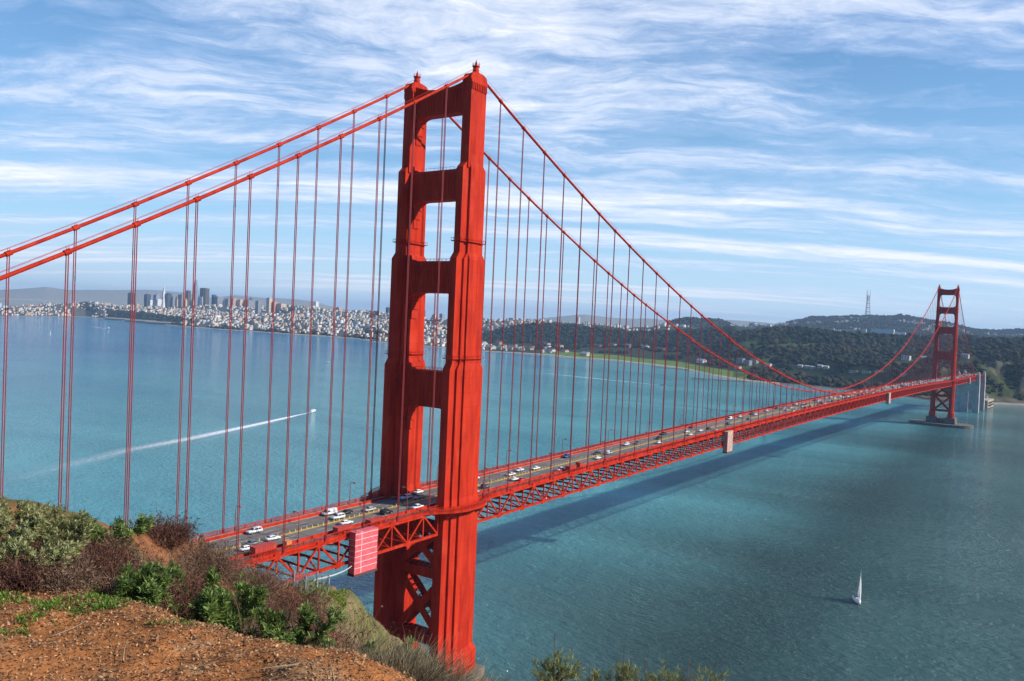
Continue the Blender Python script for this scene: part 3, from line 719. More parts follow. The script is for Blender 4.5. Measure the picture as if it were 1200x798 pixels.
    member((0, -yi, 24.6), (0, yi, 24.6), 0, 3.4, 'level_strut')
    member((0, -yi, 64.8), (0, yi, 64.8), 0, 3.0, 'level_strut')
    for za, zb in ((26.0, 47.2), (50.0, 66.0)):
        zm = (za+zb)/2
        member((0, -yi, za), (0, yi, zb), 0, 2.7, 'diagonal_brace')
        b0 = MB()
        member((0, -yi, zb), (0, -0.9, zm+0.3), 0, 2.7, 'diagonal_brace')
        member((0, 0.9, zm-0.3), (0, yi, za), 0, 2.7, 'diagonal_brace')
        g = MB(); g.prism([(-3.0, zm), (0, zm+2.6), (3.0, zm), (0, zm-2.6)], 'x', -2.98, 2.98); g.build('gusset', RED, t)
    return t
tower_n = build_tower()
tower_s = copy_tree(tower_n, bridge); tower_s.location = (L, 0, 0)

# piers
mb = MB()
for s in (-1, 1): mb.box(-13, 13, s*HY-5.6, s*HY+5.6, 3, 14.0)
mb.box(-14, 14, -20.5, 20.5, 0, 10)
mb.build('pier', mat('tan_concrete', (0.24, 0.19, 0.14), 0.9, 0.4, 0.2), bridge)
mb = MB(); pts = []
for k in range(40):
    a = 2*math.pi*k/40; c, s_ = math.cos(a), math.sin(a)
    pts.append((27*math.copysign(abs(c)**0.75, c), 47*math.copysign(abs(s_)**0.85, s_)))
mb.prism([(L+x, y) for x, y in pts], 'z', -3, 4.2)
for s in (-1, 1):
    mb.frustum(L, s*HY, 13.5, 8.0, 4.1, 12.2, 7.0, 13.9)
mb.box(L-8, L+8, -9, 9, 4.1, 11.5)
FEND = mat('wet_concrete', (0.17, 0.145, 0.12), 0.85, 0.5, 0.3)
mb.build('pier', FEND, bridge)

# ---- deck
XS = np.arange(-343.0, 1740.0, 7.62)
ASPH = bpy.data.materials.new('road_asphalt'); ASPH.use_nodes = True
N = NT(ASPH.node_tree); b = N.n['Principled BSDF']
p = N.a('ShaderNodeNewGeometry').outputs['Position']
lanes = N.noise(N.mapping(p, (0.01, 0.6, 1)), 1.0, 3, 0.5)
sp = N.a('ShaderNodeSeparateXYZ', i={0: p})
c = N.mix(N.ramp(lanes, [(0.35, 0.0), (0.65, 1.0)]), (0.125, 0.108, 0.095), (0.185, 0.162, 0.142))
jt = N.math('LESS_THAN', N.math('FRACT', N.math('MULTIPLY', sp.outputs[0], 1/15.24)), 0.035)
c = N.mix(N.math('MULTIPLY', jt, 0.45), c, (0.05, 0.045, 0.042))
N.l.new(c, b.inputs['Base Color']); b.inputs['Roughness'].default_value = 0.85
def strip(prof, name, mt, parent, xs=XS, z0=0.0):
    """sweep a (y, dz) outline along the road line"""
    n = len(prof); V = []; F = []
    for x in xs:
        z = zr(x); V += [(x, y, z+dz+z0) for y, dz in prof]
    for i in range(len(xs)-1):
        for j in range(n):
            F.append((i*n+j, i*n+(j+1) % n, (i+1)*n+(j+1) % n, (i+1)*n+j))
    F.append(tuple(range(n))); F.append(tuple((len(xs)-1)*n+j for j in range(n-1, -1, -1)))
    b = MB(); b.add(V, F); return b.build(name, mt, parent)
deck = strip([(-9.4, -0.45), (9.4, -0.45), (9.4, 0), (-9.4, 0)], 'roadway', ASPH, bridge)
WALK = mat('sidewalk_concrete', (0.36, 0.24, 0.20), 0.9, 0.3, 0.4)
for s in (-1, 1):
    a, c = (9.45, 13.3)
    strip(([(a, -0.3), (c, -0.3), (c, 0.22), (a, 0.22)] if s > 0 else [(-c, -0.3), (-a, -0.3), (-a, 0.22), (-c, 0.22)]), 'sidewalk', WALK, bridge)
    strip([(s*9.46, 0.2), (s*9.66, 0.2), (s*9.66, 1.05), (s*9.46, 1.05)], 'traffic_barrier', RED, bridge)
# lane lines and the yellow movable median
LINE = mat('white_marking', (0.62, 0.60, 0.56), 0.8)
YEL = mat('yellow_marking', (0.56, 0.38, 0.07), 0.7)
b = MB()
for x in np.arange(-343, 1725, 12.0):
    for y in (-6.25, -3.15, 3.15, 6.25):
        b.add([(x, y-0.09, zr(x)+0.005), (x+3.6, y-0.09, zr(x+3.6)+0.005), (x+3.6, y+0.09, zr(x+3.6)+0.005), (x, y+0.09, zr(x)+0.005)], [(0, 1, 2, 3)])
tag(b.build('lane_line', LINE, deck, fix=False), kind='stuff')
b = MB()
for x0, x1 in zip(XS[:-1], XS[1:]):
    for y in (-0.36, 0.36):
        b.add([(x0, y-0.33, zr(x0)+0.006), (x1, y-0.33, zr(x1)+0.006), (x1, y+0.33, zr(x1)+0.006), (x0, y+0.33, zr(x0)+0.006)], [(0, 1, 2, 3)])
b.build('median_line', YEL, deck, fix=False)
TUBE = mat('yellow_plastic', (0.74, 0.52, 0.12), 0.5)
b = MB()
for k, x in enumerate(np.arange(-340, 1730, 2.2)):
    z = zr(x); b.cyl(x, 0, z, z+0.85, 0.16, 0.12, 6)
tag(b.build('median_marker', TUBE, deck), kind='stuff')

# railings
for s in (-1, 1):
    b = MB(); y = s*13.35
    for x0, x1 in zip(XS[:-1], XS[1:]):
        z0, z1 = zr(x0), zr(x1)
        b.beam((x0, y, z0+1.45), (x1, y, z1+1.45), 0.22, 0.16)
        b.beam((x0, y, z0+0.42), (x1, y, z1+0.42), 0.14, 0.14)
        b.beam((x0, y, z0+0.2), (x0, y, z0+1.6), 0.3, 0.3)
        for q in range(1, 16):
            x = x0+(x1-x0)*q/16; z = z0+(z1-z0)*q/16
            b.beam((x, y, z+0.4), (x, y, z+1.42), 0.16 if q != 8 else 0.26, 0.09)
    b.build('railing', RED, bridge)
    strip([(s*13.34, -0.55), (s*13.52, -0.55), (s*13.52, 0.28), (s*13.34, 0.28)], 'fascia_girder', RED, bridge)

# stiffening trusses
def truss_xs(x0, x1):
    n = int(round((x1-x0)/7.62)); return [x0+(x1-x0)*k/n for k in range(n+1)]
SPANS = [truss_xs(-343, -10.4), truss_xs(10.4, L-10.4), truss_xs(L+10.4, 1612), truss_xs(1628, 1735)]
for s in (-1, 1):
    b = MB(); y = s*13.75
    for xs in SPANS:
        for k, (x0, x1) in enumerate(zip(xs[:-1], xs[1:])):
            t0, t1 = zr(x0)-0.75, zr(x1)-0.75; d = 7.7
            b.beam((x0, y, t0), (x1, y, t1), 0.7, 0.75)
            b.beam((x0, y, t0-d), (x1, y, t1-d), 0.7, 0.85)
            b.beam((x0, y, t0), (x0, y, t0-d), 0.32 if k % 2 else 0.42, 0.5)
            if k % 2 == 0: b.beam((x0, y, t0-d), (x1, y, t1), 0.42, 0.55)
            else: b.beam((x0, y, t0), (x1, y, t1-d), 0.42, 0.55)
            g = 0.9                                            # gusset plate
            zz = t0 if k % 2 else t0-d
            b.box(x0-g, x0+g, y-0.28, y+0.28, zz-g, zz+g)
        b.beam((xs[-1], y, zr(xs[-1])-0.75), (xs[-1], y, zr(xs[-1])-0.75-7.7), 0.42, 0.5)
    b.build('stiffening_truss', RED, bridge)
b = MB()
for xs in SPANS:
    for k, x in enumerate(xs):
        z = zr(x)-0.75
        b.beam((x, -13.4, z-0.65), (x, 13.4, z-0.65), 0.45, 1.9)
        b.beam((x, -13.4, z-7.7), (x, 13.4, z-7.7), 0.45, 0.55)
        if k+1 < len(xs):
            x1 = xs[k+1]; z1 = zr(x1)-0.75; sg = 1 if k % 2 else -1
            b.beam((x, -13.4*sg, z-7.75), (x1, 0, z1-7.75), 0.4, 0.35); b.beam((x, 13.4*sg, z-7.75), (x1, 0, z1-7.75), 0.4, 0.35)
            for yy in (-8, -4, 0, 4, 8): b.beam((x, yy, z-0.1), (x1, yy, z1-0.1), 0.3, 0.7)
b.build('floor_beams', RED, bridge)
# the walkway bulging round each tower leg
for x0 in (0.0, L):
    for s in (-1, 1):
        b = MB(); z = zr(x0)
        out = [(x0-21, s*13.2), (x0-14, s*16.2), (x0-9, s*19.4), (x0-4, s*21.0), (x0+4, s*21.0), (x0+9, s*19.4), (x0+14, s*16.2), (x0+21, s*13.2)]
        b.prism(out, 'z', z-0.75, z+0.18)
        n = len(out)
        for (xa, ya), (xb, yb) in zip(out[:-1], out[1:]):
            for q in range(6):
                xx = xa+(xb-xa)*q/6; yy = ya+(yb-ya)*q/6; b.beam((xx, yy, z), (xx, yy, z+1.5), 0.14, 0.14)
            b.beam((xa, ya, z+1.45), (xb, yb, z+1.45), 0.2, 0.16); b.beam((xa, ya, z+0.45), (xb, yb, z+0.45), 0.12, 0.12)
        for xx in (-9, 0, 9):
            b.prism([(s*13.5, z-0.7), (s*(20.5-abs(xx)*0.16), z-0.7), (s*16.5, z-3.4), (s*13.5, z-3.8)], 'x', x0+xx-0.25, x0+xx+0.25)
        b.build('tower_walkway', RED, bridge)

# main cables with bands and hand ropes
def span_pts(y):
    xs = list(np.linspace(-343, 0, 24))+list(np.linspace(0, L, 85))[1:]+list(np.linspace(L, L+343, 24))[1:]
    return [(x, y, zc_(x)) for x in xs]
hang = [15.24*k for k in range(-22, 0)]+[15.24*k for k in range(1, 84)]+[L+15.24*k for k in range(1, 22)]
for s in (-1, 1):
    b = MB(); y = s*HY
    b.tube(span_pts(y), 0.46, 10)
    for x in hang:
        p0 = Vector((x-0.65, y, zc_(x-0.65))); p1 = Vector((x+0.65, y, zc_(x+0.65)))
        if zc_(x) < zr(x): continue
        b.tube([p0, p1], 0.66, 10)
    for dy in (-0.55, 0.55):
        b.tube([(x, yy+dy, z+1.25) for x, yy, z in span_pts(y)], 0.045, 4)
        for x in hang:
            b.beam((x, y+dy, zc_(x)), (x, y+dy, zc_(x)+1.25), 0.07, 0.07)
    b.build('main_cable', RED, bridge, smooth=False)
# suspenders: pairs of wire ropes
ROPE = mat('suspender_paint', (0.33, 0.026, 0.026), 0.6, 0.3, 0.2)
sus = []
for s in (-1, 1):
    for x in hang:
        zt, zb = zc_(x), zr(x)-0.6
        if zt-zb < 0.8: continue
        d = math.hypot(x-CX, s*HY-CY); a = math.degrees(math.atan2(s*HY-CY, x-CX))
        vis = -1 < a < 69
        sus.append(((zt-zb+6)/d if vis else 0, s, x, zt, zb))
sus.sort(key=lambda q: -q[0])
def rope_pair(b, s, x, zt, zb):
    y = s*HY
    for dx in (-0.24, 0.24):
        b.tube([(x+dx, y, zb), (x+dx, y, zt)], 0.13, 5, caps=False)
    b.box(x-0.42, x+0.42, y-0.25, y+0.25, zb-0.3, zb+0.5)
for k, (w, s, x, zt, zb) in enumerate(sus[:100]):
    b = MB(); rope_pair(b, s, x, zt, zb); b.build('suspender', ROPE, bridge)
b = MB()
for k, (w, s, x, zt, zb) in enumerate(sus[100:]): rope_pair(b, s, x, zt, zb)
tag(b.build('suspender', ROPE, bridge), kind='stuff')

# ---- south pylons and the arch between them
PYC = mat('pale_concrete', (0.50, 0.48, 0.44), 0.9, 0.3, 0.12)
def pylon(x, label):
    t = empty('concrete_pylon', (x, 0, 0)); tag(t, label, 'pylon')
    for s in (-1, 1):
        b = MB(); y = s*17.5
        b.frustum(0, y, 6.4, 3.4, 0, 5.8, 3.0, 62.0); b.frustum(0, y, 5.4, 2.6, 61.9, 5.0, 2.3, 76.0); b.frustum(0, y, 4.0, 1.8, 75.9, 3.7, 1.5, 79.5)
        for zz in (20.6, 41.3): b.box(-6.35, 6.35, y-3.32, y+3.32, zz, zz+0.5)
        b.build('shaft', PYC, t)
    b = MB(); w = 13.4
    w = 15.5; arch = [(-w, 0), (-9.5, 0), (-9.5, 8), (-9.5, 38)]+[(-5.5-4.0*math.cos(a), 38+5.5*math.sin(a)) for a in np.linspace(0, math.pi, 9)[1:-1]]+[(-1.5, 38), (-1.5, 0), (w, 0), (w, 66), (-w, 66)]
    b.prism(arch, 'x', -4.6, 4.6); b.build('arch_wall', PYC, t)
    return t
pylon(1620.0, 'pale concrete pylon pair with arched wall nearest the far tower')
pylon(1722.0, 'pale concrete pylon pair behind the fort arch at the bluff')
ar = empty('arch_span', (1671, 0, 0)); tag(ar, 'dark red steel arch between the two concrete pylons', 'arch')
for s in (-1, 1):
    b = MB(); y = s*12.0; pts = [(-44+88*k/12, 18+42*(1-((k-6)/6)**2)) for k in range(13)]
    for (xa, za), (xb, zb) in zip(pts[:-1], pts[1:]):
        b.beam((xa, y, za), (xb, y, zb), 1.2, 1.6); b.beam((xa, y, za), (xa, y, 64), 0.5, 0.5); b.beam((xa, y, za), (xb, y, 64), 0.4, 0.4)
    b.build('arch_rib', RED, ar)

# ================================================================ CITY, WOODS, FAR LANDMARKS
def plain(name, c, rough=0.8, var=0.25, scale=0.08): return mat(name, c, rough, var, scale)
TINT = mat('painted_walls', (1, 1, 1), 0.85, 0.12, 0.05, attr=True, spec=0.2)
LEAFY = mat('tree_leaves', (1, 1, 1), 0.9, 0.45, 0.22, attr=True, spec=0.15)
PHI = (1+5**0.5)/2
ICO_V = np.array([(-1,PHI,0),(1,PHI,0),(-1,-PHI,0),(1,-PHI,0),(0,-1,PHI),(0,1,PHI),(0,-1,-PHI),(0,1,-PHI),(PHI,0,-1),(PHI,0,1),(-PHI,0,-1),(-PHI,0,1)])/math.sqrt(1+PHI*PHI)
ICO_F = np.array([(0,11,5),(0,5,1),(0,1,7),(0,7,10),(0,10,11),(1,5,9),(5,11,4),(11,10,2),(10,7,6),(7,1,8),(3,9,4),(3,4,2),(3,2,6),(3,6,8),(3,8,9),(4,9,5),(2,4,11),(6,2,10),(8,6,7),(9,8,1)])
def subdivide(Vt, Ft):
    Vn = [tuple(v) for v in Vt]; ed = {}; Fn = []
    def mid(a, b):
        k = (min(a, b), max(a, b))
        if k not in ed:
            p = (np.array(Vn[a])+np.array(Vn[b])); p /= np.linalg.norm(p); ed[k] = len(Vn); Vn.append(tuple(p))
        return ed[k]
    for a, b, c in Ft:
        ab, bc, ca_ = mid(a, b), mid(b, c), mid(c, a); Fn += [(a, ab, ca_), (b, bc, ab), (c, ca_, bc), (ab, bc, ca_)]
    return np.array(Vn), np.array(Fn)
ICO2_V, ICO2_F = subdivide(ICO_V, ICO_F)
TREEC = np.array([(0.008,0.017,0.010),(0.013,0.022,0.009),(0.026,0.033,0.013),(0.010,0.019,0.013),(0.044,0.046,0.018),(0.008,0.015,0.010),(0.052,0.042,0.020)])
def crowns(cx, cy, cz, r, hgt, name, label):
    n = len(cx); k = 3                                   # three lumps to a crown
    cx, cy, cz, r, hgt = [np.repeat(a, k) for a in (cx, cy, cz, r, hgt)]
    N_ = n*k
    ang = rng.random(N_)*6.283; off = r*0.55*rng.random(N_)
    cx = cx+np.cos(ang)*off; cy = cy+np.sin(ang)*off; cz = cz+hgt*(0.35+0.45*rng.random(N_)); r = r*(0.5+0.4*rng.random(N_))
    def jit(Vt): return Vt[None]*(1+0.42*(rng.random((N_, len(Vt), 1))-0.5))
    Vt, Ft = ICO2_V, ICO2_F
    V = jit(Vt)*np.stack([r, r, r*0.85], -1)[:, None, :]
    V += np.stack([cx, cy, cz], -1)[:, None, :]
    F = (Ft[None]+(np.arange(N_)*len(Vt))[:, None, None]).reshape(-1, 3)
    kind = np.repeat(rng.integers(0, len(TREEC), n), k)
    patch = np.clip((fbm(cx/210, cy/210, 77)+0.25)*2, 0, 0.999)
    kind = np.where(rng.random(N_) < 0.6, (patch*len(TREEC)).astype(int), kind)
    c = TREEC[kind]*(0.8+0.4*rng.random((N_, 1)))
    C3 = np.repeat(c[:, None, :], len(Vt), 1)*(0.93+0.14*rng.random((N_, len(Vt), 1)))
    o = np_obj(name, V.reshape(-1, 3), F, LEAFY, colors=C3.reshape(-1, 3), smooth=False)
    return tag(o, label, 'woodland', kind='stuff')
def scatter(n, h0, h1, d0, d1, test):
    h = h0+(h1-h0)*rng.random(n); d = np.sqrt(d0**2+(d1**2-d0**2)*rng.random(n))
    x, y = at_heading(h, d); s = shore_dist(x, y); z = land_z(x, y)
    k = test(h, d, s, z, x, y) & (z > 1.5)
    return h[k], d[k], s[k], z[k], x[k], y[k]
def open_ground(h, s, x, y):
    g1 = (h > 19) & (h < 33) & (s < 270)
    g2 = (h > 4) & (h < 20) & (np.abs(fbm(x/420, y/420, 31)) < 0.035) & (s < 900) & (s > 40)
    g3 = (h < 8.7) & (s < 430)
    return g1 | g2 | g3
SITES = []                                          # (x, y, radius) kept clear of trees
for q in [(6069,1018,170),(6079,1147,60),(2407,548,38),(2394,523,38),(2369,499,38),(2369,478,38),(2340,453,38),(2422,655,30),(2392,743,30),
          (2507,262,45),(2525,215,40),(2494,103,45),(2642,972,45),(2484,768,38),(2454,734,38),(2480,720,38),(2269,359,45),(2257,322,45),(2244,286,45),(2152,204,40)]: SITES.append(q)
def clear_of_sites(x, y):
    k = np.ones(len(x), bool)
    for sx, sy, r in SITES:
        # keep the line of sight towards the headland open too
        for t in (0, 35, 70): 
            ux, uy = sx-CX, sy-CY; q = math.hypot(ux, uy)
            k &= np.hypot(x-(sx-ux/q*t), y-(sy-uy/q*t)) > r*0.8
    return k
h, d, s, z, x, y = scatter(36000, -1.5, 38.0, 2080, 5300, lambda h, d, s, z, x, y: (s > 25) & ~open_ground(h, s, x, y) & ((h < 20) | (s > 330)) & ((h < 33.5) | ((s > 430) & (s < 1300))) & ((d < 3900) | (h > 20)) &
    clear_of_sites(x, y) & (~((h > 22) & (s < 640) & (fbm(x/120, y/120, 35) > -0.1))))
r = 3.6+9*rng.random(len(x))**2
crowns(x, y, z-2, r, r*1.0, 'forest', 'dark wooded hills of mixed trees behind the far tower')
def shore_band(h, d, s, z, x, y):
    fm = (h > 57.2) & (h < 61.6) & (s > 60) & (s < 620)
    ln = (h > 41) & (h < 57.5) & (s > 35) & (s < 120+90*np.sin(h*2.1)) & (fbm(h*3, h*0, 8) > -0.12)
    pk = (h > 33) & (h < 60) & (s > 300) & (s < 3200) & (fbm(x/230, y/230, 39) > 0.21)
    tp = ((np.abs(h-44.9) < 0.35) & (d > 6700) & (d < 7150)) | ((np.abs(h-62.6) < 0.5) & (s > 350) & (s < 800))
    return fm | (ln & (rng.random(len(h)) < 0.8)) | pk | tp
h, d, s, z, x, y = scatter(9000, 2, 24.5, 6300, 8500, lambda h, d, s, z, x, y: ((h > 20.3) | (fbm(x/260, y/260, 57) < 0.04)) & ((h > 20.3) | (h < 18.5)))
r = 7+7*rng.random(len(x)); crowns(x, y, z-3, r, r*1.0, 'ridge_trees', 'hazy dark trees on the distant ridge under the broadcast mast')
h, d, s, z, x, y = scatter(16000, -1.5, 8.9, 2000, 2650, lambda h, d, s, z, x, y: (s > 28) & (s < 450) & (z > 6) & (fbm(x/45, y/45, 141) > 0.02))
r = 1.5+3.0*rng.random(len(x)); crowns(x, y, z-1, r, r*0.7, 'bluff_scrub', 'low dark scrub on the bluff beside the far tower')
h, d, s, z, x, y = scatter(40000, 3, 17.5, 1950, 2500, lambda h, d, s, z, x, y: (s > -4) & (s < 26) & (h > 6.3))
r = 1.0+2.6*rng.random(len(x)); ro = crowns(x, y, z-1.5, r, r*0.5, 'shore_rocks', 'dark rocks along the waterline under the far tower')
ro.data.materials[0] = mat('dark_rock', (0.055, 0.047, 0.040), 0.9, 0.4, 0.2)
h, d, s, z, x, y = scatter(60000, 33, 64, 3500, 9000, shore_band)
k = np.argsort(rng.random(len(x)))[:4200]
h, d, s, z, x, y = [a[k] for a in (h, d, s, z, x, y)]
r = 6+6*rng.random(len(x)); crowns(x, y, z-2, r, r*1.25, 'waterfront_trees', 'dark belt of trees along the city shoreline and parks')

# ---- houses
WALLS = {'white': (0.72, 0.70, 0.66), 'cream': (0.68, 0.58, 0.43), 'pale grey': (0.48, 0.48, 0.47), 'tan': (0.52, 0.40, 0.28), 'salmon pink': (0.58, 0.34, 0.26), 'pale blue-grey': (0.40, 0.46, 0.52)}
WN = list(WALLS)
def house_data(n_try, h0, h1, d0, d1, test):
    h, d, s, z, x, y = scatter(n_try, h0, h1, d0, d1, test)
    n = len(x)
    w = 7+7*rng.random(n); l = 9+12*rng.random(n); hg = 8+6*rng.random(n)
    big = rng.random(n) < 0.10; w[big] *= 1.7; l[big] *= 1.9; hg[big] *= 1.7
    tall = rng.random(n) < 0.02; hg[tall] *= 2.2
    ci = rng.choice(len(WN), n, p=[0.30, 0.28, 0.10, 0.16, 0.11, 0.05])
    rot = math.radians(6)+np.where(rng.random(n) < 0.5, 0, math.pi/2)+0.06*rng.standard_normal(n)
    return dict(x=x, y=y, z=z-2.5, w=w, l=l, h=hg+2.5, c=ci, r=rot, d=d)
BOXC = np.array([(-.5,-.5,0),(.5,-.5,0),(.5,.5,0),(-.5,.5,0),(-.5,-.5,1),(.5,-.5,1),(.5,.5,1),(-.5,.5,1)])
def house_mesh(H, sel, name):
    """walls plus a low gabled or flat roof with its own colour"""
    n = len(sel); w, l, hg, r = [H[k][sel][:, None] for k in ('w', 'l', 'h', 'r')]
    ux = BOXC[None, :, 0]*w; uy = BOXC[None, :, 1]*l; uz = BOXC[None, :, 2]*hg
    gab = (rng.random((n, 1)) < 0.45)*2.6
    rx = np.array([-.52,.52,.52,-.52,0,0])[None]*w; ry = np.array([-.52,-.52,.52,.52,-.52,.52])[None]*l
    rz = hg+np.array([0.05,0.05,0.05,0.05,1,1])[None]*np.maximum(gab, 0.3)
    vx = np.concatenate([ux, rx], 1); vy = np.concatenate([uy, ry], 1); vz = np.concatenate([uz, rz], 1)
    c, s_ = np.cos(r), np.sin(r)
    V = np.stack([H['x'][sel][:, None]+vx*c-vy*s_, H['y'][sel][:, None]+vx*s_+vy*c, H['z'][sel][:, None]+vz], -1)
    T = np.array([(0,1,5),(0,5,4),(1,2,6),(1,6,5),(2,3,7),(2,7,6),(3,0,4),(3,4,7),(8,9,12),(10,11,13),(9,10,13),(9,13,12),(11,8,12),(11,12,13)])
    F = (T[None]+(np.arange(n)*14)[:, None, None]).reshape(-1, 3)
    wc = np.array([WALLS[k] for k in WN])[H['c'][sel]]*(0.85+0.25*rng.random((n, 1)))
    roofs = np.array([(0.16,0.15,0.14),(0.28,0.26,0.24),(0.30,0.14,0.09),(0.45,0.43,0.40),(0.10,0.10,0.11)])
    rc = roofs[rng.integers(0, 5, n)]
    C3 = np.concatenate([np.repeat(wc[:, None], 8, 1), np.repeat(rc[:, None], 6, 1)], 1)
    return V.reshape(-1, 3), F, C3.reshape(-1, 3)
def town_test(h, d, s, z, x, y):
    Dz = np.interp(h, [33, 36, 40, 45, 50, 55, 60, 65, 74], [6300, 6400, 6900, 7200, 7500, 8200, 9000, 9100, 9500])
    park = (h > 57.2) & (h < 61.6) & (s > 60) & (s < 620)
    return (s > 70) & (d < Dz) & ~park & ((h > 37.5) | (s > 1250) | (s < 420)) & (fbm(x/230, y/230, 39) < 0.2)
HA = house_data(14000, 32.5, 73.5, 3600, 9600, town_test)
HB = house_data(2600, 2, 33, 5200, 8300, lambda h, d, s, z, x, y: np.where(h > 19.5, (d > 5200) & (d < 6900), (d > 6300) & (d < 7900)) & (fbm(x/260, y/260, 57) > 0.05) & ~((h > 20.5) & (h < 24.5) & (d > 6200)))
size = (HA['w']+HA['l'])*HA['h']/HA['d']**2
size += 1e-9*rng.random(len(size))
order = np.argsort(-size)
top, rest = order[:290], order[290:]
V, F, C3 = house_mesh(HA, rest, 'h')
tag(np_obj('city_houses', V, F, TINT, colors=C3), 'dense carpet of pale houses covering the city hills', 'houses', kind='stuff')
V, F, C3 = house_mesh(HB, np.arange(len(HB['x'])), 'h')
tag(np_obj('hillside_houses', V, F, TINT, colors=C3), 'scatter of pale houses on the distant slopes behind the woods', 'houses', kind='stuff')
for i in top:
    sel = np.array([i]); V, F, C3 = house_mesh(HA, sel, 'h')
    V = V-np.array([[HA['x'][i], HA['y'][i], HA['z'][i]]])
    tall = HA['h'][i] > 22
    o = np_obj('apartment_block' if tall else 'house', V, F, TINT, colors=C3)
    o.location = (HA['x'][i], HA['y'][i], HA['z'][i])
    nm = WN[HA['c'][i]]
    tag(o, f"{nm} {'apartment block rising above' if tall else 'low building among'} the distant city rows across the bay",
        'apartment' if tall else 'house', f"{nm} {'apartment blocks' if tall else 'low buildings'} in the far city rows")

# ---- office towers of the downtown skyline
def tower_mat(name, wall, glass):
    mt = bpy.data.materials.new(name); mt.use_nodes = True
    N = NT(mt.node_tree); b = N.n['Principled BSDF']
    t = N.a('ShaderNodeTexCoord').outputs['Object']; s_ = N.a('ShaderNodeSeparateXYZ', i={0: t})
    fl = N.math('LESS_THAN', N.math('FRACT', N.math('MULTIPLY', s_.outputs[2], 1/12.0)), 0.5)
    u = N.math('ADD', s_.outputs[0], s_.outputs[1])
    vt = N.math('LESS_THAN', N.math('FRACT', N.math('MULTIPLY', u, 1/9.0)), 0.6)
    N.l.new(N.mix(N.math('MULTIPLY', fl, vt), wall, glass), b.inputs['Base Color'])
    b.inputs['Roughness'].default_value = 0.45
    return mt
TM = {'dark navy': tower_mat('navy_tower', (0.055, 0.065, 0.10), (0.03, 0.04, 0.07)), 'white': tower_mat('white_tower', (0.75, 0.73, 0.70), (0.35, 0.36, 0.38)),
      'grey': tower_mat('grey_tower', (0.26, 0.26, 0.28), (0.12, 0.13, 0.16)), 'dark brown': tower_mat('brown_tower', (0.10, 0.075, 0.06), (0.05, 0.045, 0.045)),
      'beige': tower_mat('beige_tower', (0.62, 0.47, 0.32), (0.33, 0.26, 0.20)), 'blue-grey': tower_mat('bluegrey_tower', (0.25, 0.29, 0.36), (0.14, 0.17, 0.23)),
      'salmon': tower_mat('salmon_tower', (0.55, 0.30, 0.22), (0.30, 0.18, 0.14))}
def office(h, top, wid, cname, label, shape='block', D=8300, parts=True, nm='office_tower', cat='tower'):
    x, y = at_heading(h, D); x, y = float(x), float(y)
    z0 = float(land_z(np.array([x]), np.array([y]))[0])-3
    t = empty(nm, (x, y, z0), math.radians(8)); tag(t, label, cat, 'downtown office towers')
    H_ = top-z0; a = wid/2; M_ = TM[cname]
    b = MB()
    if shape == 'pyramid':
        b.frustum(0, 0, a, a, 0, a*0.06, a*0.06, H_*0.93); b.build('facade', M_, t)
        c = MB(); c.frustum(0, 0, a*0.12, a*0.12, H_*0.80, 0.3, 0.3, H_); c.build('spire', M_, t)
        c = MB()
        for s_ in (-1, 1): c.frustum(s_*a*0.5, 0, a*0.16, a*0.5, H_*0.35, a*0.05, a*0.28, H_*0.72)
        c.build('wing', M_, t); return t
    if shape == 'taper':
        pts = [(a, 0), (a, H_*0.35), (a*0.93, H_*0.55), (a*0.80, H_*0.75), (a*0.62, H_*0.90), (a*0.45, H_*0.97), (a*0.30, H_)]
        for (r0, z0_), (r1, z1_) in zip(pts[:-1], pts[1:]): b.cyl(0, 0, z0_, z1_+0.01, r0*1.1, r1*1.1, 16)
        b.build('facade', M_, t)
        c = MB(); c.cyl(0, 0, H_*0.985, H_*1.0+2, a*0.28, a*0.2, 12); c.build('crown', TM['white'], t); return t
    if shape == 'setback':
        b.box(-a, a, -a, a, 0, H_*0.72); b.box(-a*0.7, a*0.7, -a*0.7, a*0.7, H_*0.72, H_*0.92); b.build('facade', M_, t)
        c = MB(); c.box(-a*0.42, a*0.42, -a*0.42, a*0.42, H_*0.92, H_); c.build('penthouse', M_, t)
    elif shape == 'serrated':
        b.box(-a, a, -a*0.7, a*0.7, 0, H_*0.97); b.box(-a*0.75, a*0.75, -a, a, 0, H_*0.985); b.box(-a*0.5, a*0.5, -a*1.1, a*1.1, 0, H_*0.93); b.build('facade', M_, t)
        c = MB(); c.box(-a*0.5, a*0.5, -a*0.4, a*0.4, H_*0.985, H_); c.build('penthouse', M_, t)
    elif shape == 'slim':
        b.box(-a, a, -a*0.8, a*0.8, 0, H_); b.build('facade', M_, t)
        c = MB(); c.beam((0, 0, H_), (0, 0, H_+22), 1.6, 1.6); c.build('mast', M_, t)
    else:
        b.box(-a, a, -a*0.8, a*0.8, 0, H_*0.965); b.build('facade', M_, t)
        c = MB(); c.box(-a*0.55, a*0.55, -a*0.5, a*0.5, H_*0.965, H_); c.build('penthouse', M_, t)
    return t
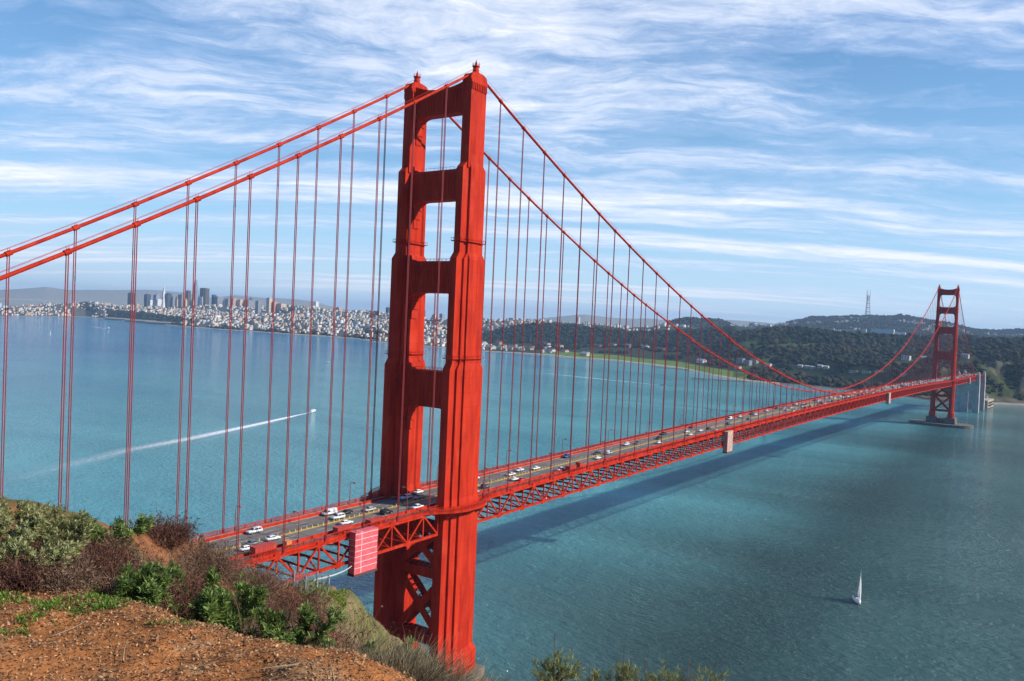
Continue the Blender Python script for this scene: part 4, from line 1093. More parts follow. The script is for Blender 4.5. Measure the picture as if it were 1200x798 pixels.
OFF = [(60.23,233,48,'dark navy','dark navy slab standing alone at the waterfront end of the skyline','block'),
 (59.29,228,46,'dark navy','dark navy block just shoreward of the white twin slabs','block'),
 (59.08,175,44,'white','short white slab under the dark navy block','block'),
 (58.74,229,48,'blue-grey','blue-grey block beside the pyramid, seaward side','block'),
 (58.63,186,66,'white','wide white slab at the foot of the pyramid','block'),
 (58.34,323,48,'white','pointed white pyramid skyscraper','pyramid'),
 (58.06,246,48,'dark navy','dark flat-topped block directly inland of the pyramid','block'),
 (57.78,216,38,'grey','grey stepped tower, first past the dark flat-topped block','setback'),
 (57.52,218,34,'beige','thin beige tower between two grey ones','setback'),
 (57.22,240,60,'grey','broad grey tower left of the spire with an antenna','block'),
 (56.87,279,34,'dark brown','slender dark brown tower carrying a mast','slim'),
 (57.01,206,46,'beige','beige stepped tower in front of the mast tower','setback'),
 (56.54,201,42,'beige','low beige tower at the foot of the tallest tower','setback'),
 (56.43,387,46,'blue-grey','tallest tower of the skyline, rounded and tapering','taper'),
 (55.97,230,66,'white','bright white block below the dark serrated skyscraper','block'),
 (55.89,311,70,'dark brown','wide dark serrated skyscraper second in height','serrated'),
 (55.30,251,34,'dark navy','slim navy tower with mast past the serrated skyscraper','slim'),
 (55.03,237,80,'grey','bulky grey block past the slim navy mast tower','block'),
 (54.39,221,60,'grey','square grey hotel block on the hilltop','block'),
 (54.07,228,52,'salmon','reddish square block on the hilltop','block'),
 (53.64,218,54,'beige','beige block between the reddish block and the paired towers','block'),
 (53.10,221,78,'grey','wide grey block in the paired hill towers','block'),
 (52.99,240,34,'dark brown','stepped brown tower on top of the wide grey block','setback')]
OFF2 = [(52.50,206,40,'grey','small grey tower at the end of the downtown cluster','block'),
 (51.80,236,40,'beige','tall beige apartment tower alone on the ridge','block'),
 (51.46,205,36,'salmon','pinkish tower leaning up to the tall beige one','block'),
 (51.01,190,64,'beige','long beige block on the ridge past the pinkish tower','block'),
 (49.78,156,58,'grey','squat grey block low on the ridge','block'),
 (49.44,166,34,'salmon','small reddish tower below the white ridge tower','block'),
 (48.76,222,36,'white','bright white slab tower rising alone from the ridge','block'),
 (48.31,140,46,'blue-grey','low blue-grey block right after the white slab tower','block'),
 (47.24,183,48,'salmon','rust-red square tower on the ridge','setback'),
 (47.34,160,56,'white','white block under the rust-red square tower','block'),
 (46.54,144,46,'white','small white block past the rust-red tower','setback'),
 (44.87,160,44,'beige','beige block near the wooded knoll on the ridge','block'),
 (43.89,199,34,'dark navy','thin dark tower next to the bridge tower leg','slim'),
 (41.54,194,48,'dark navy','dark slab seen through the tower portal','block'),
 (41.76,165,40,'white','white tower seen through the portal beside the dark slab','block'),
 (40.70,160,46,'beige','beige stepped block seen through the portal','setback'),
 (40.17,167,38,'blue-grey','blue-grey slab at the far side of the portal opening','block')]
for q in OFF: office(*q)
for q in OFF2: office(*q, D=7300)

# ---- landmarks: broadcast mast, hospital, barracks, hangars, pier sheds, fort
def bldg(nm, x, y, l, w, h, rot, wall, roof, label, cat, gable=True, group=None, sink=4.0):
    z0 = float(land_z(np.array([float(x)]), np.array([float(y)]))[0])-sink
    t = empty(nm, (x, y, z0), math.radians(rot)); tag(t, label, cat, group)
    b = MB(); b.box(-l/2, l/2, -w/2, w/2, 0, h+sink); b.build('wall', wall, t)
    c = MB(); hh = h+sink
    if gable: c.prism([(-w/2-0.6, hh), (w/2+0.6, hh), (0, hh+w*0.32)], 'x', -l/2-0.5, l/2+0.5)
    else: c.box(-l/2-0.3, l/2+0.3, -w/2-0.3, w/2+0.3, hh, hh+0.9)
    c.build('roof', roof, t)
    g = MB(); n = max(3, int(l/7))
    for k in range(n):
        xx = -l/2+l*(k+0.5)/n
        for zz in np.arange(sink+1.5, hh-1.5, 4.2):
            g.box(xx-1.2, xx+1.2, -w/2-0.12, -w/2+0.05, zz, zz+1.9); g.box(xx-1.2, xx+1.2, w/2-0.05, w/2+0.12, zz, zz+1.9)
    tag(g.build('window', GLASSD, t), kind='stuff')
    return t
GLASSD = mat('dark_window', (0.05, 0.06, 0.08), 0.2)
WWH = plain('white_stucco', (0.74, 0.72, 0.67)); WCR = plain('cream_stucco', (0.66, 0.58, 0.42)); WGR = plain('grey_panel', (0.34, 0.36, 0.38))
RRED = plain('red_tile_roof', (0.30, 0.10, 0.055)); RGR = plain('grey_roof', (0.27, 0.26, 0.25)); RWH = plain('white_roof', (0.60, 0.58, 0.55)); BRK = plain('red_brick', (0.28, 0.12, 0.08)); TANB = plain('tan_brick', (0.46, 0.37, 0.26))
bldg('hospital_building', 6069, 1018, 150, 50, 42, 95, WWH, RWH, 'wide white hospital slab on the slope under the broadcast mast', 'hospital', False)
bldg('hospital_building', 6110, 915, 80, 40, 24, 95, WWH, RWH, 'lower pale hospital wing stepping down beside the wide slab', 'hospital', False)
bldg('hospital_building', 6079, 1147, 34, 34, 36, 95, WCR, RWH, 'small cream tower block apart from the hospital slab', 'hospital', False)
for k, (x, y) in enumerate([(2407,548),(2394,523),(2369,499),(2369,478),(2340,453)]):
    bldg('barracks', x, y, 15, 9, 6, 80, WCR, RWH, 'white gabled barracks, %s of the row in the clearing below the woods' % ['leftmost', 'second', 'middle', 'fourth', 'rightmost'][k], 'barracks', True, 'white barracks in the clearing')
bldg('house', 2422, 655, 22, 10, 8, 70, WWH, RGR, 'white house with grey roof alone at the wood edge', 'house')
bldg('house', 2392, 743, 22, 10, 8, 60, WWH, RRED, 'white house with red roof near the lawn', 'house')
bldg('villa', 2507, 262, 24, 14, 12, 80, WWH, RWH, 'large white building in the woods between cable and far tower', 'building', False)
bldg('villa', 2525, 215, 18, 10, 7, 80, WWH, RWH, 'smaller white building in the woods beside the far tower', 'building')
bldg('villa', 2494, 103, 20, 11, 8, 80, WWH, RGR, 'white building in the woods just past the far tower', 'building')
bldg('storehouse', 2792, 1551, 46, 22, 9, 65, WCR, RWH, 'long cream building on the shoreline lawn', 'building')
for k, (x, y, l, w, hg, c, r, q, gb) in enumerate([(2831,2082,70,22,10,'cream',RWH,WCR,True),(2922,2025,56,24,10,'white',RGR,WWH,True),(2955,1951,60,22,9,'tan',RRED,TANB,True),(2921,1810,64,20,9,'white',RRED,WWH,True),(2896,1718,40,20,8,'cream',RRED,WCR,True),
      (3037,2290,70,30,12,'white',RWH,WWH,True),(3136,2257,46,22,12,'tan',RRED,TANB,True),(3255,2050,60,20,12,'white',RRED,WWH,True),(3209,1945,60,18,11,'cream',RRED,WCR,True),(3226,1738,64,18,11,'brick',RRED,BRK,True),(3266,1677,50,18,11,'white',RRED,WWH,True),(3218,1574,50,18,11,'brick',RGR,BRK,True),(3213,1484,54,18,11,'white',RGR,WWH,True),(3182,1384,54,18,11,'brick',RRED,BRK,True)]):
    bldg('hangar' if k in (0, 1, 5) else 'post_building', x, y, l, w, hg, 62, q, r, ['%s waterfront hangar first past the tower leg', '%s grey-roofed hangar at the shore', '%s red-roofed shed behind the beach', '%s red-roofed shed next along the beach', '%s short shed at the start of the lawn', '%s big hangar at the back of the shore strip', '%s hall behind the big hangar', '%s hall in the flat below the wooded hill', '%s hall at the hill foot, second in line', '%s hall with red roof at the hill foot', '%s hall at the hill foot, after the red-roofed one', '%s hall with grey roof below the woods', '%s hall with grey roof, last but one below the woods', '%s hall, last in line below the woods'][k] % c, 'hangar' if k in (0, 1, 5) else 'hall', gb)
for k, (x, y) in enumerate([(2484,768),(2454,734),(2480,720)]):
    bldg('apartment_block', x, y, 30, 12, 14, 60, WGR, RGR, 'grey apartment slab by the cove lawn, %s' % ['nearest the water', 'middle one', 'furthest up the slope'][k], 'apartment', False)
bldg('clubhouse', 2642, 972, 38, 18, 8, 60, WWH, RWH, 'white clubhouse at the edge of the green lawn by the cove', 'clubhouse')
for k, (x, y) in enumerate([(2269,359),(2257,322),(2244,286),(2152,204)]):
    bldg('toll_building', x, y, 22, 8, 4, 88, WCR, RGR, 'low white plaza building beyond the deck, %s' % ['farthest left', 'second', 'third', 'closest to the far tower'][k], 'building', False)
for k, (x, y) in enumerate([(3191, 5934), (3079, 5445), (3013, 5065)]):
    b_ = bldg('pier_shed', x, y, 300, 26, 11, 100, TANB, plain('tan_roof', (0.46, 0.38, 0.28)), 'long cream pier shed on the water, %s' % ['far left one', 'middle one', 'right one nearest the dark trees'][k], 'pier shed', True, sink=1.0)
FRT = empty('brick_fort', (1800, 2, 0), 0); tag(FRT, 'pale brick fort at the water beside the concrete pylons', 'fort')
b = MB(); b.prism([(-45, -26), (40, -30), (46, 30), (-45, 36)], 'z', 0.5, 17); b.build('wall', TANB, FRT)
b = MB()
for k in range(8):
    for zz in (5, 10.5): b.box(-40+k*11, -37+k*11, -30.6+k*-0.0, -27, zz, zz+2.6)
tag(b.build('gun_port', GLASSD, FRT), kind='stuff')
b = MB(); b.cyl(30, -18, 17, 22, 2.0, 1.8, 10); b.build('lantern_room', WWH, FRT)

mx, my = at_heading(11.85, 8300.0); mz = float(land_z(np.array([float(mx)]), np.array([float(my)]))[0])
STEEL = mat('mast_steel', (0.36, 0.22, 0.20), 0.6)
bm_ = empty('broadcast_mast', (float(mx), float(my), mz)); tag(bm_, 'tall three-pronged lattice broadcast mast on the far ridge', 'mast')
Ht = 566-mz
b = MB(); rad = lambda z: (26-14*z/0.62 if z < 0.62 else 12+5*(z-0.62)/0.14 if z < 0.76 else 17)
lv = [0, 0.16, 0.32, 0.47, 0.62, 0.69, 0.76]
for k in range(3):
    a = 0.5+2*math.pi*k/3; pts = [(rad(z)*math.cos(a), rad(z)*math.sin(a), z*Ht) for z in lv]
    b.tube(pts, 2.6, 6)
b.build('leg', STEEL, bm_)
b = MB()
for z in lv[1:]:
    for k in range(3):
        a0, a1 = 0.5+2*math.pi*k/3, 0.5+2*math.pi*(k+1)/3; r_ = rad(z)
        b.beam((r_*math.cos(a0), r_*math.sin(a0), z*Ht), (r_*math.cos(a1), r_*math.sin(a1), z*Ht), 3.4, 5)
for z0, z1 in zip(lv[:-1], lv[1:]):
    for k in range(3):
        a0, a1 = 0.5+2*math.pi*k/3, 0.5+2*math.pi*(k+1)/3
        b.beam((rad(z0)*math.cos(a0), rad(z0)*math.sin(a0), z0*Ht), (rad(z1)*math.cos(a1), rad(z1)*math.sin(a1), z1*Ht), 1.2, 1.2)
b.build('cross_truss', STEEL, bm_)
for k in range(3):
    a = 0.5+2*math.pi*k/3; b = MB(); b.tube([(17*math.cos(a), 17*math.sin(a), 0.76*Ht), (17*math.cos(a), 17*math.sin(a), Ht*(1.0 if k else 0.97))], [2.2, 1.0], 6); b.build('antenna', STEEL, bm_)
# distant bay crossing
BBM = mat('far_bridge_grey', (0.30, 0.31, 0.33), 0.7)
bb = empty('distant_bridge', (5102, 10560, 0)); tag(bb, 'faint grey suspension bridge low on the horizon behind the waterfront', 'bridge')
dv = Vector((-697, 317, 0)).normalized(); pv = Vector((-dv.y, dv.x, 0))
b = MB(); b.beam(dv*-500+Vector((0, 0, 118)), dv*3200+Vector((0, 0, 128)), 20, 12); b.build('deck', BBM, bb)
for q in (0, 700, 1400):
    b = MB(); c0 = dv*q
    for s in (-1, 1):
        b.beam(c0+pv*s*10, c0+pv*s*10+Vector((0, 0, 215)), 9, 9)
    for z in (140, 175, 208): b.beam(c0-pv*10+Vector((0, 0, z)), c0+pv*10+Vector((0, 0, z)), 8, 8)
    b.build('tower', BBM, bb)
for q0, q1 in ((-500, 0), (0, 700), (700, 1400), (1400, 2100)):
    b = MB(); pts = []
    for k in range(13):
        t_ = k/12; za = 212 if q0 >= 0 else 135; zb = 212 if q1 <= 1400 else 135
        pts.append(dv*(q0+(q1-q0)*t_)+Vector((0, 0, za+(zb-za)*t_-4*(75 if 0 <= q0 < 1400 else 14)*t_*(1-t_))))
    b.tube(pts, 1.8, 5); b.build('cable', BBM, bb)
isl = MB(); pts = []
for k in range(24):
    a = 2*math.pi*k/24; pts.append((900*math.cos(a)*(1+0.1*math.sin(3*a)), 300*math.sin(a)))
b = MB(); b.prism([(5900+x*0.4-y*0.8, 10900+x*0.9+y*0.4) for x, y in pts], 'z', -2, 5); tag(b.build('island', plain('island_ground', (0.12, 0.12, 0.08))), kind='structure')

# ================================================================ TRAFFIC, LAMPS, PEOPLE, BOATS
ORD = ['first','second','third','fourth','fifth','sixth','seventh','eighth','ninth','tenth','eleventh','twelfth','thirteenth','fourteenth','fifteenth','sixteenth','seventeenth','eighteenth','nineteenth','twentieth']
def carpaint(name, c): return mat(name, c, 0.35, 0.06, 0.8, spec=0.5)
CP = {'white': carpaint('white_car_paint', (0.80, 0.79, 0.77)), 'silver': carpaint('silver_car_paint', (0.45, 0.46, 0.47)), 'grey': carpaint('grey_car_paint', (0.14, 0.145, 0.15)),
      'black': carpaint('black_car_paint', (0.02, 0.02, 0.024)), 'red': carpaint('red_car_paint', (0.50, 0.02, 0.02)), 'blue': carpaint('blue_car_paint', (0.03, 0.07, 0.28)), 'tan': carpaint('tan_car_paint', (0.38, 0.30, 0.20))}
GLS = mat('car_glass', (0.015, 0.018, 0.022), 0.08); TYR = mat('tyre_rubber', (0.02, 0.02, 0.02), 0.9); LAMPM = mat('headlight_lens', (0.75, 0.75, 0.72), 0.15); TAIL = mat('tail_light_lens', (0.40, 0.01, 0.01), 0.25); RIM = mat('wheel_rim', (0.42, 0.42, 0.44), 0.35, metal=0.6)
# outline (x, z) of body and of cabin for each kind; x points forward
KINDS_ = {'sedan': (4.7, 1.82, [(-2.3,.35),(-2.35,.75),(-2.2,.95),(-1.3,1.0),(1.0,.95),(2.1,.78),(2.35,.6),(2.33,.35)], [(-1.75,.98),(-1.05,1.42),(0.25,1.45),(1.15,.94)]),
 'suv': (4.8, 1.92, [(-2.38,.4),(-2.42,.9),(-2.35,1.08),(1.05,1.08),(2.2,.98),(2.4,.75),(2.38,.4)], [(-2.3,1.06),(-2.05,1.72),(0.35,1.74),(1.2,1.06)]),
 'van': (5.3, 2.0, [(-2.6,.4),(-2.65,1.1),(2.0,1.1),(2.5,.95),(2.65,.7),(2.63,.4)], [(-2.62,1.08),(-2.55,2.05),(1.2,2.1),(2.15,1.08)]),
 'pickup': (5.5, 1.95, [(-2.7,.5),(-2.72,1.05),(-0.7,1.05),(1.2,1.08),(2.5,1.02),(2.72,.8),(2.7,.5)], [(-0.75,1.04),(-0.6,1.76),(0.7,1.78),(1.4,1.06)])}
def body_mesh(kind, k):
    ln, w, bo, ca_ = KINDS_[kind]; bm = bmesh.new()
    for poly, wb, wt in ((bo, w/2, w/2*0.97), (ca_, w/2*0.93, w/2*0.78)):
        zmin = min(z for _, z in poly); zmax = max(z for _, z in poly)
        L_ = []; R_ = []
        for x, z in poly:
            t = (z-zmin)/(zmax-zmin); ww = wb+(wt-wb)*t
            L_.append(bm.verts.new((x, ww, z))); R_.append(bm.verts.new((x, -ww, z)))
        bm.faces.new(L_); bm.faces.new(R_[::-1]); n = len(poly)
        for i in range(n): bm.faces.new((L_[i], R_[i], R_[(i+1) % n], L_[(i+1) % n]))
    bmesh.ops.recalc_face_normals(bm, faces=bm.faces)
    bmesh.ops.bevel(bm, geom=[e for e in bm.edges], offset=0.06, segments=2, affect='EDGES')
    me = bpy.data.meshes.new('body'); bm.to_mesh(me); bm.free()
    me.polygons.foreach_set('use_smooth', [True]*len(me.polygons))
    return me
def glass_mesh(kind):
    ln, w, bo, ca_ = KINDS_[kind]; b = MB(); zmin = ca_[0][1]; zmax = max(z for _, z in ca_)
    def wid(z): return w/2*(0.93-0.15*(z-zmin)/(zmax-zmin))
    lo, hi = zmin+0.10, zmax-0.12
    def xr(z, a, c): t = (z-a[1])/(c[1]-a[1]); return a[0]+(c[0]-a[0])*t
    r0, r1, f1, f0 = ca_
    for s in (-1, 1):                                  # side glass, split by the door pillar
        xa0, xa1 = xr(lo, r0, r1)+0.22, xr(hi, r0, r1)+0.18; xb0, xb1 = xr(lo, f0, f1)-0.25, xr(hi, f0, f1)-0.2
        if kind == 'van': xa0 = xa1 = 0.6
        md = (xa1+xb1)/2
        for (p0, p1, q0, q1) in ((xa0, xa1, md-0.06, md-0.06), (md+0.06, md+0.06, xb0, xb1)):
            y0, y1 = s*(wid(lo)+0.012), s*(wid(hi)+0.012)
            b.add([(p0, y0, lo), (q0, y0, lo), (q1, y1, hi), (p1, y1, hi)], [(0, 1, 2, 3)])
    for a, c, d in ((f0, f1, 0.02), (r0, r1, -0.02)):
        if kind == 'van' and d < 0: continue
        b.add([(xr(lo, a, c)+d, -wid(lo)*0.9, lo), (xr(lo, a, c)+d, wid(lo)*0.9, lo), (xr(hi, a, c)+d, wid(hi)*0.9, hi), (xr(hi, a, c)+d, -wid(hi)*0.9, hi)], [(0, 1, 2, 3)])
    return b.mesh('window', GLS, fix=False)
def wheel_mesh():
    b = MB(); pts = [(0.33*math.cos(a), 0.33*math.sin(a)) for a in np.linspace(0, 2*math.pi, 17)[:-1]]
    b.prism(pts, 'y', -0.11, 0.11); b.mi = 1
    b.prism([(x*0.6, z*0.6) for x, z in pts], 'y', -0.125, 0.125)
    return b.mesh('wheel', [TYR, RIM])
WHEEL = wheel_mesh()
MESHES = {}
for k in KINDS_: MESHES[k] = (body_mesh(k, k), glass_mesh(k))
BODY_BY = {}
def vehicle(kind, colour, x, y, direction, label, group, detail=True):
    ln, w, bo, ca_ = KINDS_[kind]
    t = empty({'sedan': 'sedan_car', 'suv': 'suv_car', 'van': 'delivery_van', 'pickup': 'pickup_truck'}[kind], (x, y, zr(x)+0.006), 0 if direction > 0 else math.pi)
    tag(t, label, {'sedan': 'car', 'suv': 'car', 'van': 'van', 'pickup': 'pickup'}[kind], group)
    key = (kind, colour)
    if key not in BODY_BY:
        me = MESHES[kind][0].copy(); me.materials.clear(); me.materials.append(CP[colour]); BODY_BY[key] = me
    link(bpy.data.objects.new('body', BODY_BY[key]), t); link(bpy.data.objects.new('window', MESHES[kind][1]), t)
    if detail:
        for sx in (-1, 1):
            for sy in (-1, 1):
                o = link(bpy.data.objects.new('wheel', WHEEL), t); o.location = (sx*ln*0.30, sy*(w/2-0.10), 0.33)
        for nm, xx, mt in (('headlight', ln/2-0.03, LAMPM), ('tail_light', -ln/2+0.03, TAIL)):
            if nm not in MESHES:
                b = MB(); b.box(-0.07, 0.07, -0.18, 0.18, -0.07, 0.07); MESHES[nm] = b.mesh(nm, mt)
            for sy in (-1, 1):
                o = link(bpy.data.objects.new(nm, MESHES[nm]), t); o.location = (xx-(0.02 if xx > 0 else -0.02), sy*(w/2-0.32), bo[1][1]-0.04)
    else:
        o = link(bpy.data.objects.new('wheel', WHEEL4(ln, w)), t)
    return t
def WHEEL4(ln, w):
    if 'w4' not in MESHES:
        b = MB()
        for sx in (-1, 1):
            for sy in (-1, 1): b.box(sx*1.4-0.32, sx*1.4+0.32, sy*0.8-0.1, sy*0.8+0.1, 0, 0.62)
        MESHES['w4'] = b.mesh('wheel', TYR)
    return MESHES['w4']
LANES = [('outer far', 7.75), ('middle far', 4.75), ('inner far', 1.95), ('inner near', -1.95), ('middle near', -4.75), ('outer near', -7.75)]
NEARCARS = [(-69.6,7,'suv','white'),(-71.8,-2.6,'sedan','white'),(-81.6,-4.2,'sedan','white'),(-77.2,-1.9,'sedan','grey'),(-40,8.2,'van','white'),(-35.5,5,'sedan','black'),(-41.7,2.8,'suv','white'),(-44.5,-4.2,'sedan','white'),(-27.5,2.3,'sedan','silver'),(-26.5,-4.5,'suv','black'),(-7.5,7.8,'sedan','red'),(-6.5,5.6,'suv','white'),(3,6.7,'sedan','white'),(-2.7,1.6,'sedan','silver'),(-14.7,-7.6,'pickup','white'),
 (37.4,6.5,'sedan','white'),(17.2,-7.9,'suv','silver'),(54.7,2.7,'sedan','white'),(65,5.3,'sedan','white'),(73.3,2.2,'sedan','white'),(47.8,-5.2,'sedan','white'),(49,-8.5,'sedan','red'),(28.4,-4.7,'suv','grey'),(108.8,7.5,'suv','blue'),(127.8,2.4,'sedan','black'),(116.5,-6,'sedan','white'),(132.1,-1.6,'van','silver'),(164,4,'suv','white'),(172.4,1.2,'suv','grey'),(198.2,0.8,'suv','black'),(78.4,-7.0,'pickup','white'),(183.9,-4.3,'sedan','white'),(217.2,7.5,'suv','black'),(237.3,2.9,'sedan','white'),(226.5,-5.5,'sedan','white'),(259.8,6.3,'suv','red'),(248.6,-3.3,'sedan','white'),(262.3,-1.5,'sedan','black'),(258.5,-6.8,'sedan','white'),(324.6,7.2,'van','white'),(345.1,8.2,'sedan','white'),(296.5,-3.2,'suv','grey'),(336,-1.9,'sedan','grey'),(370.5,7.7,'suv','black'),(368.6,5.4,'sedan','white'),(403.3,7.5,'sedan','white')]
near = []
for x, y, k, c in NEARCARS:
    ln = min(LANES, key=lambda q: abs(q[1]-y)); near.append([x, ln, k, c])
for ln in LANES:
    q = sorted([c for c in near if c[1][0] == ln[0]], key=lambda c: c[0])
    for a, b_ in zip(q[:-1], q[1:]):
        if b_[0]-a[0] < 6.6: b_[0] = a[0]+6.6
    for seg, test in (('short of the near tower', lambda x: x < 0), ('past the near tower', lambda x: x >= 0)):
        qq = [c for c in q if test(c[0])]
        if seg.startswith('short'): qq = qq[::-1]
        for i, c in enumerate(qq):
            nm = {'sedan': 'car', 'suv': 'SUV', 'van': 'van', 'pickup': 'pickup'}[c[2]]
            vehicle(c[2], c[3], c[0], ln[1], 1 if ln[1] < 0 else -1, f"{c[3]} {nm}, {ORD[i]} vehicle in the {ln[0]} lane {seg}", 'vehicles crossing the bridge', True)
r2 = random.Random(5)
for li, ln in enumerate(LANES):
    x = 418+r2.random()*20
    while x < 1690:
        if not (L-4 < x < L+4):
            k = r2.choices(['sedan', 'suv', 'van', 'pickup'], [5, 3.2, 1, 0.8])[0]
            c = r2.choices(['white', 'silver', 'black', 'grey', 'red', 'blue', 'tan'], [6.5, 2, 1.5, 1.2, 0.6, 0.4, 0.6])[0]
            nm = {'sedan': 'car', 'suv': 'SUV', 'van': 'van', 'pickup': 'pickup'}[k]
            seg = 'near the low point of the cables' if x < 860 else ('approaching the far tower' if x < L else 'beyond the far tower')
            vehicle(k, c, x, ln[1]+r2.uniform(-.2, .2), 1 if ln[1] < 0 else -1, f"tiny {c} {nm} in the {ln[0]} lane {seg}", f"{c} {nm}s in the {ln[0]} lane {seg}", False)
        x += r2.uniform(16, 62) if x < 800 else r2.uniform(11, 42)

# ---- lamp posts
LRED = mat('lamp_post_paint', (0.30, 0.045, 0.02), 0.6); LHEAD = mat('lamp_glass', (0.55, 0.45, 0.28), 0.3)
def lamp_proto():
    t = empty('lamp_post')
    b = MB(); b.tube([(0, 0, 0), (0, 0, 0.9)], 0.22, 8); b.tube([(0, 0, 0.9), (0, 0, 7.6)], [0.15, 0.10], 8); b.build('pole', LRED, t)
    b = MB(); b.tube([(0, -0.0, 7.55), (0, -0.12, 8.15), (0, -0.5, 8.6), (0, -1.1, 8.75), (0, -1.7, 8.7)], 0.085, 6); b.build('arm', LRED, t)
    b = MB(); b.frustum(0, -2.0, 0.28, 0.5, 8.45, 0.16, 0.36, 8.85); h_ = b.build('lamp_head', LRED, t)
    b = MB(); b.box(-0.2, 0.2, -2.36, -1.64, 8.36, 8.45); b.build('lens', LHEAD, h_)
    return t
lp = lamp_proto(); first = True
for side, x00, kerb in ((1, 16.62, 'far'), (-1, 23.5, 'near')):
    for k in range(-3, 36):
        x = x00+45.7*k
        if abs(x) < 8 or abs(x-L) < 8: x += 14
        if x < -110 or x > 1640: continue
        o = lp if first else copy_tree(lp); first = False
        o.location = (x, side*9.95, zr(x)+0.21); o.rotation_euler = (0, 0, 0 if side > 0 else math.pi)
        if x < 0: lb = f"curved lamp post on the {kerb} kerb, {ORD[-k-1] if -k-1 >= 0 else 'first'} short of the near tower"
        elif k < 16: lb = f"curved lamp post on the {kerb} kerb, {ORD[k]} past the near tower"
        else: lb = f"faint lamp post in the distant row along the {kerb} kerb"
        tag(o, lb, 'lamp post', 'lamp posts along the bridge' if x < 0 or k < 16 else f'distant lamp posts on the {kerb} kerb')

# ---- work gear hung on the near truss
PINK = bpy.data.materials.new('pink_sheeting'); PINK.use_nodes = True
N = NT(PINK.node_tree); b = N.n['Principled BSDF']
t_ = N.a('ShaderNodeTexCoord').outputs['Object']; s_ = N.a('ShaderNodeSeparateXYZ', i={0: t_})
wr = N.noise(t_, 0.9, 5, 0.6)
zz = N.math('ADD', s_.outputs[2], N.math('MULTIPLY', wr, 0.25))
l1 = N.math('LESS_THAN', N.math('FRACT', N.math('MULTIPLY', zz, 1/1.72)), 0.085)
l2 = N.math('LESS_THAN', N.math('FRACT', N.math('MULTIPLY_ADD', s_.outputs[0], 1/8.6, 0.25)), 0.02)
cc = N.mix(N.ramp(wr, [(0.3, 0.0), (0.7, 1.0)]), (0.58, 0.075, 0.095), (0.70, 0.14, 0.16))
N.l.new(N.mix(N.math('MAXIMUM', l1, l2), cc, (0.82, 0.62, 0.60)), b.inputs['Base Color']); b.inputs['Roughness'].default_value = 0.6
PALE = mat('pale_sheeting', (0.58, 0.36, 0.29), 0.8, 0.3, 0.5)
def enclosure(x, wid, mtl, label, hgt=12.6):
    z0 = zr(x)-11.6; t = empty('scaffold_enclosure', (x, -15.6, z0)); tag(t, label, 'scaffold')
    b = MB(); n = 7
    V = []
    for i in range(n+1):
        for j in range(n+1):
            V.append((-wid/2+wid*i/n, -1.3+0.09*math.sin(i*2.1+j*1.3), hgt*j/n))
    F = [(i*(n+1)+j, (i+1)*(n+1)+j, (i+1)*(n+1)+j+1, i*(n+1)+j+1) for i in range(n) for j in range(n)]
    b.add(V, F); b.box(-wid/2, wid/2, -1.2, 1.2, 0.02, hgt-0.02); b.build('sheeting', mtl, t)
    b = MB()
    for xx in (-wid/2-0.08, wid/2+0.08):
        for yy in (-1.25, 1.25): b.beam((xx, yy, -0.4), (xx, yy, hgt+0.9), 0.14, 0.14)
        for zz_ in np.arange(0, hgt+0.6, 2.0): b.beam((xx, -1.25, zz_), (xx, 1.25, zz_), 0.1, 0.1)
    b.beam((-wid/2-0.1, -1.3, -0.15), (wid/2+0.1, -1.3, -0.15), 0.2, 0.3); b.beam((-wid/2-0.1, 1.3, -0.15), (wid/2+0.1, 1.3, -0.15), 0.2, 0.3)
    b.build('pole_frame', LRED, t)
    b = MB(); b.box(-wid/2-0.2, wid/2+0.2, -1.5, 1.6, -0.75, -0.35); b.build('platform', mat('scaffold_board', (0.10, 0.05, 0.05), 0.9), t)
enclosure(-47.3, 9.4, PINK, 'pink sheeted work enclosure with white lines hung on the near truss')
enclosure(260.0, 9.0, PALE, 'pale pinkish work enclosure hung on the truss past the near tower', 12.4)
enclosure(748.0, 9.0, PALE, 'small pale work enclosure on the truss towards the far tower', 11.5)
enclosure(1490.0, 9.0, PALE, 'tiny pale work enclosure on the truss beyond the far tower', 11.0)
SHED = mat('red_shed_paint', (0.50, 0.045, 0.025), 0.6, 0.25, 0.6); ORNG = mat('orange_box_paint', (0.60, 0.22, 0.08), 0.6)
def shed(x, ln, w, h, mt, label, nm='work_shed'):
    t = empty(nm, (x, -11.6, zr(x)+0.22)); tag(t, label, 'shed')
    b = MB(); b.box(-ln/2, ln/2, -w/2, w/2, 0, h)
    for k in range(int(ln/0.8)): b.box(-ln/2+0.2+k*0.8, -ln/2+0.32+k*0.8, -w/2-0.06, w/2+0.06, 0.1, h-0.1)
    b.build('wall', mt, t)
    b = MB(); b.box(-ln/2-0.12, ln/2+0.12, -w/2-0.12, w/2+0.12, h, h+0.14); b.build('roof', mt, t)
    b = MB()
    for k in range(max(1, int(ln/2.2))): b.box(-ln/2+0.6+k*2.2, -ln/2+1.5+k*2.2, w/2+0.02, w/2+0.09, 0.9, 1.9)
    b.build('hatch', WGR, t)
shed(-81.5, 7.0, 2.4, 2.6, SHED, 'long red work shed on the near sidewalk, left of the others')
shed(-73.2, 1.8, 1.6, 2.0, ORNG, 'small orange box shed on the near sidewalk')
shed(-52.5, 5.6, 2.2, 2.0, SHED, 'low red work shed beside the pink enclosure')
shed(-38.5, 6.4, 2.4, 1.7, SHED, 'red skip on the near sidewalk between enclosure and tower', 'work_skip')
shed(80.5, 5.5, 2.4, 2.4, SHED, 'red work shed on the near sidewalk past the near tower')
shed(87.5, 2.2, 2.2, 2.9, SHED, 'narrow tall red cabinet next to the shed past the near tower', 'work_cabinet')

